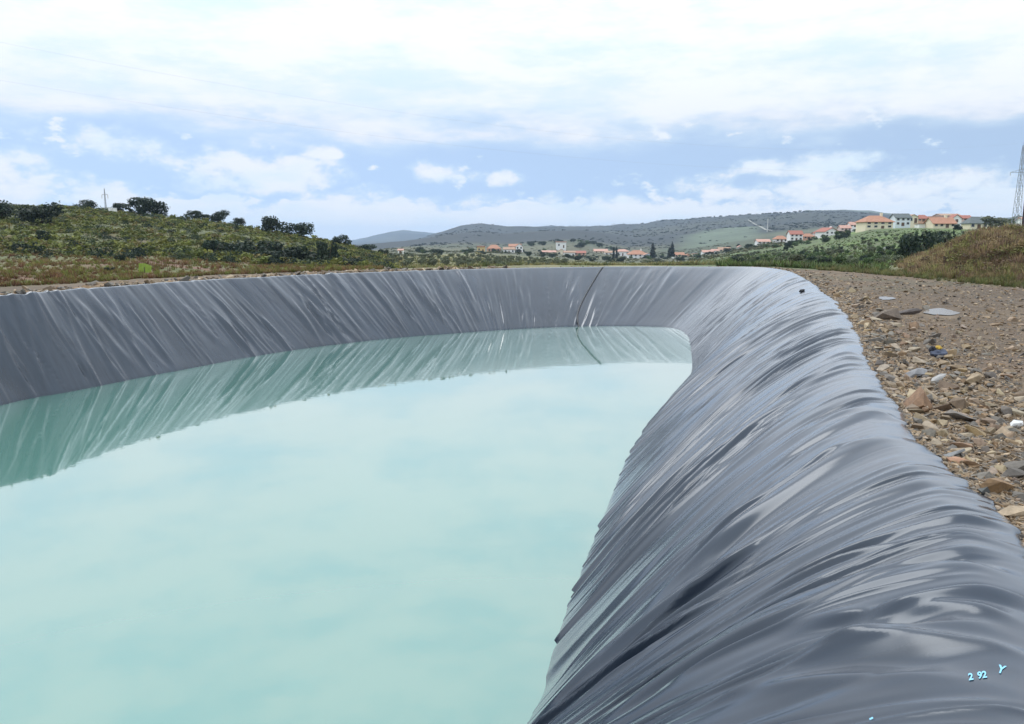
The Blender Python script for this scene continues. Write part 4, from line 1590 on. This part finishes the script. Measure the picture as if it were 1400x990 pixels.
def house(px, py, wpx, hpx, rpx, d, wall, roof, style, label, rz=0.0, deep=0.8, storeys=1, wins=3, chimney=False, cat='house'):
    """py is the photograph row of the foot of the front wall"""
    k = d / FPX
    w, h, rh = wpx * k, hpx * k, rpx * k
    dp = max(3.0, w * deep)
    x = (px - 700) / HXY * d
    z = CAM_Z + d * tan_el(py)
    o = empty('house', (x, d, z), rz)
    tag(o, label, cat, 'houses on the hillside' if px > 1040 else 'houses in the valley village')
    mb = MB()
    if style == 'gable_front':      # gable end faces the camera
        hw = w / 2
        p = [(-hw, 0, -6), (hw, 0, -6), (hw, 0, h), (0, 0, h + rh), (-hw, 0, h)]
        q = [(a, dp, c) for a, _, c in p]
        mb.poly(p + q, [(0, 1, 2, 3, 4), (9, 8, 7, 6, 5), (0, 5, 6, 1), (1, 6, 7, 2), (4, 9, 5, 0)])
    elif style == 'gable_side':
        hw = w / 2
        p = [(-hw, 0, -6), (-hw, dp, -6), (-hw, dp, h), (-hw, dp / 2, h + rh), (-hw, 0, h)]
        q = [(hw, b, c) for _, b, c in p]
        mb.poly(p + q, [(4, 3, 2, 1, 0), (5, 6, 7, 8, 9), (0, 5, 9, 4), (1, 2, 7, 6)])
    else:
        mb.box(-w / 2, w / 2, 0, dp, -6, h)
    wl = mb.build('wall', WALLS[wall], o)
    rb_ = MB()
    ov, th_ = 0.035 * w + 0.15, 0.18
    hw = w / 2 + ov
    if style == 'gable_front':
        sl = rh / (w / 2)
        for sg in (-1, 1):
            e = (sg * hw, h - ov * sl)
            f = (0, h + rh)
            pts = [(e[0], -ov, e[1] + 0.01), (f[0], -ov, f[1] + 0.01), (f[0], dp + ov, f[1] + 0.01), (e[0], dp + ov, e[1] + 0.01)]
            rb_.poly(pts + [(a, b, c + th_) for a, b, c in pts], [(0, 1, 2, 3), (7, 6, 5, 4), (0, 4, 5, 1), (1, 5, 6, 2), (2, 6, 7, 3), (3, 7, 4, 0)])
    elif style == 'gable_side':
        sl = rh / (dp / 2)
        for y0, e0 in ((-ov, -1), (dp + ov, 1)):
            pts = [(-hw, y0, h - ov * sl + 0.01), (hw, y0, h - ov * sl + 0.01), (hw, dp / 2, h + rh + 0.01), (-hw, dp / 2, h + rh + 0.01)]
            rb_.poly(pts + [(a, b, c + th_) for a, b, c in pts], [(0, 1, 2, 3), (7, 6, 5, 4), (0, 4, 5, 1), (1, 5, 6, 2), (2, 6, 7, 3), (3, 7, 4, 0)])
    elif style == 'hip':
        i = min(w, dp) * 0.42
        z0 = h + 0.01
        pts = [(-hw, -ov, z0), (hw, -ov, z0), (hw, dp + ov, z0), (-hw, dp + ov, z0), (-hw + i, dp / 2, z0 + rh), (hw - i, dp / 2, z0 + rh)]
        pts += [(a, b, c - th_) for a, b, c in pts[:4]]
        rb_.poly(pts, [(0, 1, 5, 4), (1, 2, 5), (2, 3, 4, 5), (3, 0, 4), (0, 6, 7, 1), (1, 7, 8, 2), (2, 8, 9, 3), (3, 9, 6, 0), (9, 8, 7, 6)])
    else:
        rb_.box(-hw, hw, -ov, dp + ov, h + 0.005, h + max(0.25, rh))
    rf = rb_.build('roof', ROOFS[roof], o)
    if chimney:
        MB().box(w * 0.18, w * 0.18 + 0.7, dp * 0.42, dp * 0.42 + 0.7, h, h + rh + 0.9).build('chimney', WALLS[wall], rf)
    if wins:
        fh = h / storeys
        for s in range(storeys):
            for j in range(wins):
                cx = -w / 2 + w * (j + 0.5) / wins
                ww, wh = min(1.0, w / wins * 0.45), min(1.25, fh * 0.5)
                z0 = s * fh + fh * 0.38
                if s == 0 and j == wins // 2:
                    MB().box(cx - 0.5, cx + 0.5, -0.06, 0.05, 0.0, min(2.1, fh * 0.82)).build('door', M['door'], o)
                    continue
                fr = MB().box(cx - ww / 2 - 0.1, cx + ww / 2 + 0.1, -0.05, 0.05, z0 - 0.1, z0 + wh + 0.1).build('window', M['frame'], o)
                MB().box(cx - ww / 2, cx + ww / 2, -0.075, 0.0, z0, z0 + wh).build('pane', M['pane'], fr)
    return o


H = house
H(657.5, 345, 10, 7, 1.5, 560, 'yellow', 'orange', 'flat', 'small yellow house, leftmost of the group beyond the olive grove', wins=2)
H(675, 345, 18, 5, 5, 570, 'salmon', 'orange', 'hip', 'salmon house with orange hipped roof next to the yellow house')
H(696, 347, 15, 6, 2.5, 540, 'white', 'tan', 'gable_side', 'long low white house with brown roof in front of the white gable')
H(710, 346, 9.5, 8.5, 4, 565, 'white', 'orange', 'gable_front', 'tall white house showing its gable, right of the long low one', wins=2, storeys=2)
H(704, 340, 16, 3, 3, 610, 'salmon', 'orange', 'gable_side', 'house whose orange roof shows behind the tall white gable')
H(767.5, 339, 13, 7.5, 1, 600, 'white', 'pink', 'flat', 'white block standing alone on the slope below the wooded knoll', wins=2)
H(751, 348.5, 18, 3.5, 2, 520, 'pink', 'pink', 'gable_side', 'low pink house left of the cream gabled house')
H(768, 349.5, 12, 5, 3.5, 505, 'cream', 'tan', 'gable_front', 'cream house with a low gable facing the pond', wins=2)
H(779, 353.5, 15, 8, 2, 480, 'white', 'tan', 'gable_side', 'plain white house right of the cream gabled house', wins=3)
H(793, 349.5, 16, 3.5, 2.5, 520, 'salmon', 'red', 'gable_side', 'low house with a brick red roof right of the plain white house')
H(822, 347, 18, 3.5, 2.5, 620, 'cream', 'pink', 'gable_side', 'cream house with faded roof left of the thin cypresses')
H(835, 350.5, 15, 5, 2, 600, 'white', 'tan', 'gable_side', 'white house just left of the thin cypresses')
H(852, 350, 18, 6, 3, 590, 'white', 'pink', 'hip', 'white house with faded hipped roof just right of the thin cypresses')
H(873, 356, 24, 8, 5.5, 520, 'white', 'orange', 'hip', 'largest white village house with orange hipped roof', storeys=2, wins=4, chimney=True)
H(887, 357, 11, 8, 2.5, 510, 'bluewhite', 'pink', 'gable_front', 'small white house touching the left cypress', wins=2)
H(907, 355.5, 22, 2.4, 0.6, 530, 'white', 'grey', 'flat', 'long low white building between the two pointed cypresses', wins=0)
H(930, 352.5, 13, 4, 3, 540, 'cream', 'orange', 'gable_side', 'cream house with orange roof right of the cypresses')
H(942, 354, 9, 4, 2.5, 520, 'salmon', 'orange', 'gable_front', 'tiny salmon house next to the cream house right of the cypresses', wins=2)
H(952, 351.5, 8, 4, 1, 560, 'cream', 'tan', 'flat', 'tiny cream house left of the white barn', wins=2)
H(969, 352, 14, 7, 2.5, 500, 'white', 'pink', 'gable_side', 'white barn at the foot of the green hillside', wins=3)
H(979, 347.5, 10, 4.5, 2, 530, 'white', 'pink', 'gable_side', 'white house behind the right end of the white barn', wins=2)
H(992, 345, 16, 3.5, 3, 540, 'cream', 'tan', 'gable_side', 'long cream house climbing the slope right of the white barn')
H(1013, 341, 7, 3, 2, 560, 'pink', 'pink', 'gable_front', 'tiny pink house alone on the slope above the long cream house', wins=1)
H(1045, 333.5, 17, 3, 3, 470, 'white', 'pink', 'gable_side', 'low white house with pink roof, lowest of the hillside row')
H(1069, 331.5, 16, 4.5, 4.5, 420, 'white', 'orange', 'hip', 'white house with orange hipped roof, second of the hillside row')
H(1089, 329, 17, 8.5, 4.5, 400, 'white', 'red', 'gable_side', 'white two storey house with red roof in the hillside row', storeys=2)
H(1106, 327, 14, 3.5, 4, 405, 'salmon', 'orange', 'hip', 'small salmon house between the two white red roofed houses')
H(1121, 322.5, 14, 3, 1.5, 430, 'pink', 'red', 'gable_side', 'long low red roof left of the big white hillside house')
H(1137, 325, 23, 8, 5, 360, 'white', 'red', 'gable_front', 'big white hillside house with red roof and its gable facing', rz=0.35, storeys=2, chimney=True)
H(1156, 315.5, 14, 3.5, 3.5, 380, 'pink', 'pink', 'gable_side', 'pale house with faded pink roof below the big cream house')
H(1168, 310.5, 13, 3, 3.5, 390, 'white', 'pink', 'gable_side', 'pale house with pink roof highest in the hillside row')
H(1201, 312.5, 37, 9, 8.5, 262, 'cream', 'orange', 'hip', 'big cream house with orange hipped roof, leftmost on the crest', storeys=2, wins=4, chimney=True)
H(1233, 309, 20, 11, 5, 270, 'bluewhite', 'grey', 'gable_side', 'white two storey house with dark slate roof on the crest', storeys=2, wins=3)
H(1247, 305, 12, 8, 3, 285, 'cream', 'tan', 'gable_front', 'narrow cream house right of the slate roofed white house', wins=2)
H(1261, 303, 16, 4, 5, 300, 'salmon', 'red', 'hip', 'house with dark red hipped roof in the middle of the crest')
H(1262, 310, 13, 3.5, 0.7, 255, 'white', 'tan', 'flat', 'low white shed in front of the dark red roofed house', wins=0)
H(1276, 305, 14, 8, 1, 300, 'cream', 'pink', 'flat', 'pale flat roofed house behind the wide orange roofed house', wins=2)
H(1290, 311.5, 30, 6, 7.5, 250, 'cream', 'orange', 'gable_side', 'wide cream house with broad orange roof facing the pond', wins=4, chimney=True)
H(1306, 304, 13, 5, 5, 285, 'white', 'red', 'gable_front', 'white gabled house behind the wide orange roofed house', wins=1)
H(1318, 301, 16, 2.5, 3.5, 290, 'pink', 'red', 'gable_side', 'house of which the pinkish red roof shows right of the white gable')
H(1337, 313, 25, 7.5, 9, 240, 'cream', 'grey', 'hip', 'cream house with large grey hipped roof near the olive trees', wins=3)
H(1354, 311.5, 8, 4.5, 2.5, 250, 'white', 'grey', 'gable_front', 'small white outbuilding between the grey roofed house and the trees', wins=1)
H(1373, 312, 10, 4, 2, 245, 'white', 'pink', 'gable_side', 'white cottage partly hidden under the grey green trees', wins=1)
H(1404, 308, 14, 7, 3, 200, 'white', 'pink', 'gable_side', 'white house cut off by the right edge of the picture', wins=2)
H(1298, 297.5, 26, 2.5, 2.5, 420, 'pink', 'tan', 'gable_side', 'long low brown roof on the skyline behind the red roofs')
H(547, 347, 7, 4.5, 1.5, 330, 'white', 'pink', 'gable_side', 'tiny white house alone at the left end of the olive grove', wins=1)
H(1055.5, 300, 6, 3, 1, 1560, 'white', 'pink', 'gable_side', 'tiny white house just under the crest of the far hill', wins=0)
H(1021, 324, 6, 3, 1, 1000, 'white', 'grey', 'gable_side', 'tiny white shed below the pale track on the far hill', wins=0)

# ------------------------------------------------------------------ pylons, cables, track
def pylon(name, label, base, height, half, arms, r):
    o = empty(name, base)
    tag(o, label, 'pylon')
    top = half * 0.22
    for sx in (-1, 1):
        for sy in (-1, 1):
            MB().bar((sx * half, sy * half, -1), (sx * top, sy * top, height * 0.965), r).build('leg', M['steel'], o)
    MB().bar((0, 0, height * 0.965), (0, 0, height), r * 1.4).build('peak', M['steel'], o)
    n = 9
    for i in range(n):
        a, b = i / n * 0.965, (i + 1) / n * 0.965
        ha, hb = half + (top - half) * a / 0.965, half + (top - half) * b / 0.965
        mb = MB()
        for s in (-1, 1):
            mb.bar((-ha, s * ha, height * a), (hb, s * hb, height * b), r * 0.6)
            mb.bar((ha, s * ha, height * a), (-hb, s * hb, height * b), r * 0.6)
            mb.bar((s * ha, -ha, height * a), (s * hb, hb, height * b), r * 0.6)
            mb.bar((-hb, s * hb, height * b), (hb, s * hb, height * b), r * 0.6)
        mb.build('brace', M['steel'], o)
    for z, l in arms:
        mb = MB()
        mb.bar((-l, 0, height * z), (l, 0, height * z), r * 0.9)
        for s in (-1, 1):
            mb.bar((s * l, 0, height * z), (s * top, 0, height * z + l * 0.28), r * 0.7)
            mb.bar((s * l * 0.5, 0, height * z), (s * l * 0.5, 0, height * z + l * 0.16), r * 0.6)
        mb.build('cross_arm', M['steel'], o)
        for s in (-1, 1):
            MB().bar((s * l, 0, height * z), (s * l, 0, height * z - 0.7), 0.06).build('insulator', M['frame'], o)
    return o


x, y, z = at_depth(1387, 170)
ztop = CAM_Z + 170 * tan_el(194)
pylon('power_pylon', 'tall steel lattice pylon at the right edge of the picture', (x, y, z), ztop - z, 0.75, ((0.70, 2.3),), 0.055)
x2, y2, z2 = at_depth(148, 146)
zt2 = CAM_Z + 146 * tan_el(257)
pylon('lattice_mast', 'small thin lattice mast on the skyline of the left hill', (x2, y2, z2), zt2 - z2, 0.16, ((0.72, 0.55),), 0.024)
A = Vector((x, y, ztop))
for k, (zl, zr, sag, ox, lab) in enumerate(((2 + 90 * tan_el(52), ztop - 0.2, 5.6, 0.0, 'upper faint power cable crossing the sky from the left edge'),
                                           (2 + 90 * tan_el(106), CAM_Z + 168 * tan_el(227), 4.4, -2.4, 'lower faint power cable crossing the sky from the left edge'))):
    L0 = Vector(((0 - 700) / HXY * 90, 90, zl))
    R0 = Vector((x + ox, y, zr))
    pts = []
    for i in range(41):
        t = -0.35 + 1.35 * i / 40
        p = L0.lerp(R0, t)
        p.z -= 4 * sag * t * (1 - t) if t > 0 else 4 * sag * t * (1 - t)
        pts.append(p)
    tag(MB().tube(pts, 0.005, 5).build('power_cable', M['cable'], smooth=True), lab, 'cable')
# dark slab at the right edge
x, y, z = at_depth(1410, 140)
k = 140 / FPX
zt = CAM_Z + 140 * tan_el(265)
sl = empty('dark_post', (x, y, z))
tag(sl, 'dark brown upright slab cut off by the right edge beside the pylon', 'post')
pm = plain('dark_brown_timber', (0.045, 0.026, 0.028), 0.8, 0.2, 2)
MB().box(-13 * k, 13 * k, -0.4, 0.4, -1, zt - z).build('slab', pm, sl)
MB().box(-13.4 * k, 13.4 * k, -0.46, 0.46, zt - z + 0.003, zt - z + 0.14).build('cap', pm, sl)

# pale track on the far hill, thin strips following the ground
def strip(name, label, pts, width, mat):
    ps = []
    for (p0, p1) in zip(pts[:-1], pts[1:]):
        for i in range(10):
            t = i / 10
            ps.append(hit(p0[0] + (p1[0] - p0[0]) * t, p0[1] + (p1[1] - p0[1]) * t, 700))
    v, f = [], []
    for i, p in enumerate(ps):
        q = Vector(ps[min(i + 1, len(ps) - 1)]) - Vector(ps[max(i - 1, 0)])
        n = Vector((-q.y, q.x, 0)).normalized() * width
        for s in (-1, 1):
            xx, yy = p[0] + n.x * s, p[1] + n.y * s
            v.append((xx, yy, float(terrain(np.array([xx]), np.array([yy]))[0]) + 0.9))
        if i:
            f.append((2 * i - 2, 2 * i - 1, 2 * i + 1, 2 * i))
    o = MB().poly(v, f).build(name, mat)
    tag(o, label, 'track', kind='structure')


tm = plain('pale_earth', (0.33, 0.32, 0.28), 0.9, 0.1, 0.02)
strip('track', 'pale dirt track slanting down the far hill', [(1023, 301), (1030, 306), (1040, 311), (1047, 315), (1056, 316.5)], 1.5, tm)
x, y, z = hit(1049, 317, 700)
tag(MB().bar((x, y, z - 2), (x, y, CAM_Z + y * tan_el(299)), 0.9, 0.5, 6).build('far_mast', M['frame']), 'thin pale mast standing by the track on the far hill', 'mast')

# ------------------------------------------------------------------ small things on the slopes
def leaning_sheet():
    x, y, z = hit(198, 373)
    k = y / FPX
    o = empty('lime_sheet', (x, y, z))
    tag(o, 'bright lime green sheet standing behind stakes low on the left slope', 'sheet')
    n = 8
    v, f = [], []
    for i in range(n + 1):
        for j in range(n + 1):
            u, w = i / n, j / n
            xx = (-8.5 + 17 * u) * k
            zz = (12.5 * w * (1 - 0.28 * max(0, u - 0.5) * 2 * w)) * k
            v.append((xx, 0.05 * math.sin(u * 9) + 0.10 * w, zz))
    for i in range(n):
        for j in range(n):
            a = i * (n + 1) + j
            f.append((a, a + n + 1, a + n + 2, a + 1))
    m0 = len(v)
    v += [(a, b + 0.012, c) for a, b, c in v]
    f += [tuple(q + m0 for q in reversed(t)) for t in f]
    MB().poly(v, f).build('cloth', plain('lime_cloth', (0.24, 0.34, 0.045), 0.7, 0.25, 6), o, smooth=True)
    MB().bar((0.5 * k, -0.08, -0.2), (0.5 * k, -0.06, 8 * k), 0.02).build('stake', M['bark'], o)


leaning_sheet()
rust = plain('rusty_stake', (0.16, 0.075, 0.05), 0.8, 0.2, 8)
fx, fy, fz = hit(212, 368)
fence = empty('stake_row', (fx, fy, fz))
tag(fence, 'row of thin reddish stakes behind the lime green sheet', 'fence')
for i in range(24):
    px = 184 + i * 2.5
    x, y, z = hit(px, 365 + 0.05 * (px - 190))
    k = y / FPX
    hgt = random.uniform(8, 13) * k
    MB().bar((x - fx, y - fy, z - fz - 0.1), (x - fx + random.uniform(-0.03, 0.03), y - fy, z - fz + hgt), 0.017, 0.012).build('stake', rust, fence)
for px, py, lab in ((154, 291.5, 'small white box left of two beside the thin mast'), (160, 291.5, 'small white box right of two beside the thin mast')):
    x, y, z = at_depth(px, 144)
    o = empty('white_box', (x, y, z + 0.35))
    tag(o, lab, 'box')
    MB().box(-0.28, 0.28, -0.25, 0.25, -0.4, 0.5).build('body', WALLS['white'], o)
    MB().box(-0.33, 0.33, -0.3, 0.3, 0.503, 0.58).build('lid', WALLS['bluewhite'], o)
x, y, z = hit(1210, 342)
o = empty('white_tank', (x, y, z))
tag(o, 'small white water tank among the orchard rows', 'tank')
MB().box(-0.3, 0.3, -0.25, 0.25, -0.1, 0.42).build('body', WALLS['white'], o)
MB().box(-0.33, 0.33, -0.28, 0.28, 0.423, 0.47).build('lid', WALLS['white'], o)
x, y, z = at_depth(921, 440)
z = CAM_Z + 440 * tan_el(361)
o = empty('white_pillar', (x, y, z))
tag(o, 'white pillar in front of the right pointed cypress', 'pillar')
MB().bar((0, 0, -1), (0, 0, 3.4), 0.62, 0.5, 8).build('shaft', WALLS['white'], o)
MB().box(-0.7, 0.7, -0.7, 0.7, 3.403, 3.9).build('cap', WALLS['white'], o)

# ------------------------------------------------------------------ haze
hz = bpy.data.materials.new('haze')
hz.use_nodes = True
hn = hz.node_tree
hn.nodes.clear()
ho = hn.nodes.new('ShaderNodeOutputMaterial')
pv = hn.nodes.new('ShaderNodeVolumePrincipled')
pv.inputs['Color'].default_value = (0.58, 0.76, 1.0, 1)
pv.inputs['Density'].default_value = 0.00013
pv.inputs['Anisotropy'].default_value = 0.2
hn.links.new(pv.outputs[0], ho.inputs['Volume'])
zmin, zmax = float(GZ.min()) - 1.5, max(float(GZ.max()), 60.0) + 12
hb = MB().box(-8800, 8800, -8800, 8800, zmin, zmax).build('haze', hz)
tag(hb, 'thin bluish haze over the distant hills', 'haze', kind='stuff')
print('tris', sum(len(o.data.loop_triangles) for o in sc.objects if o.type == 'MESH' and not o.data.calc_loop_triangles()), 'liner', NS, NT, 'ground', NA, NRg)
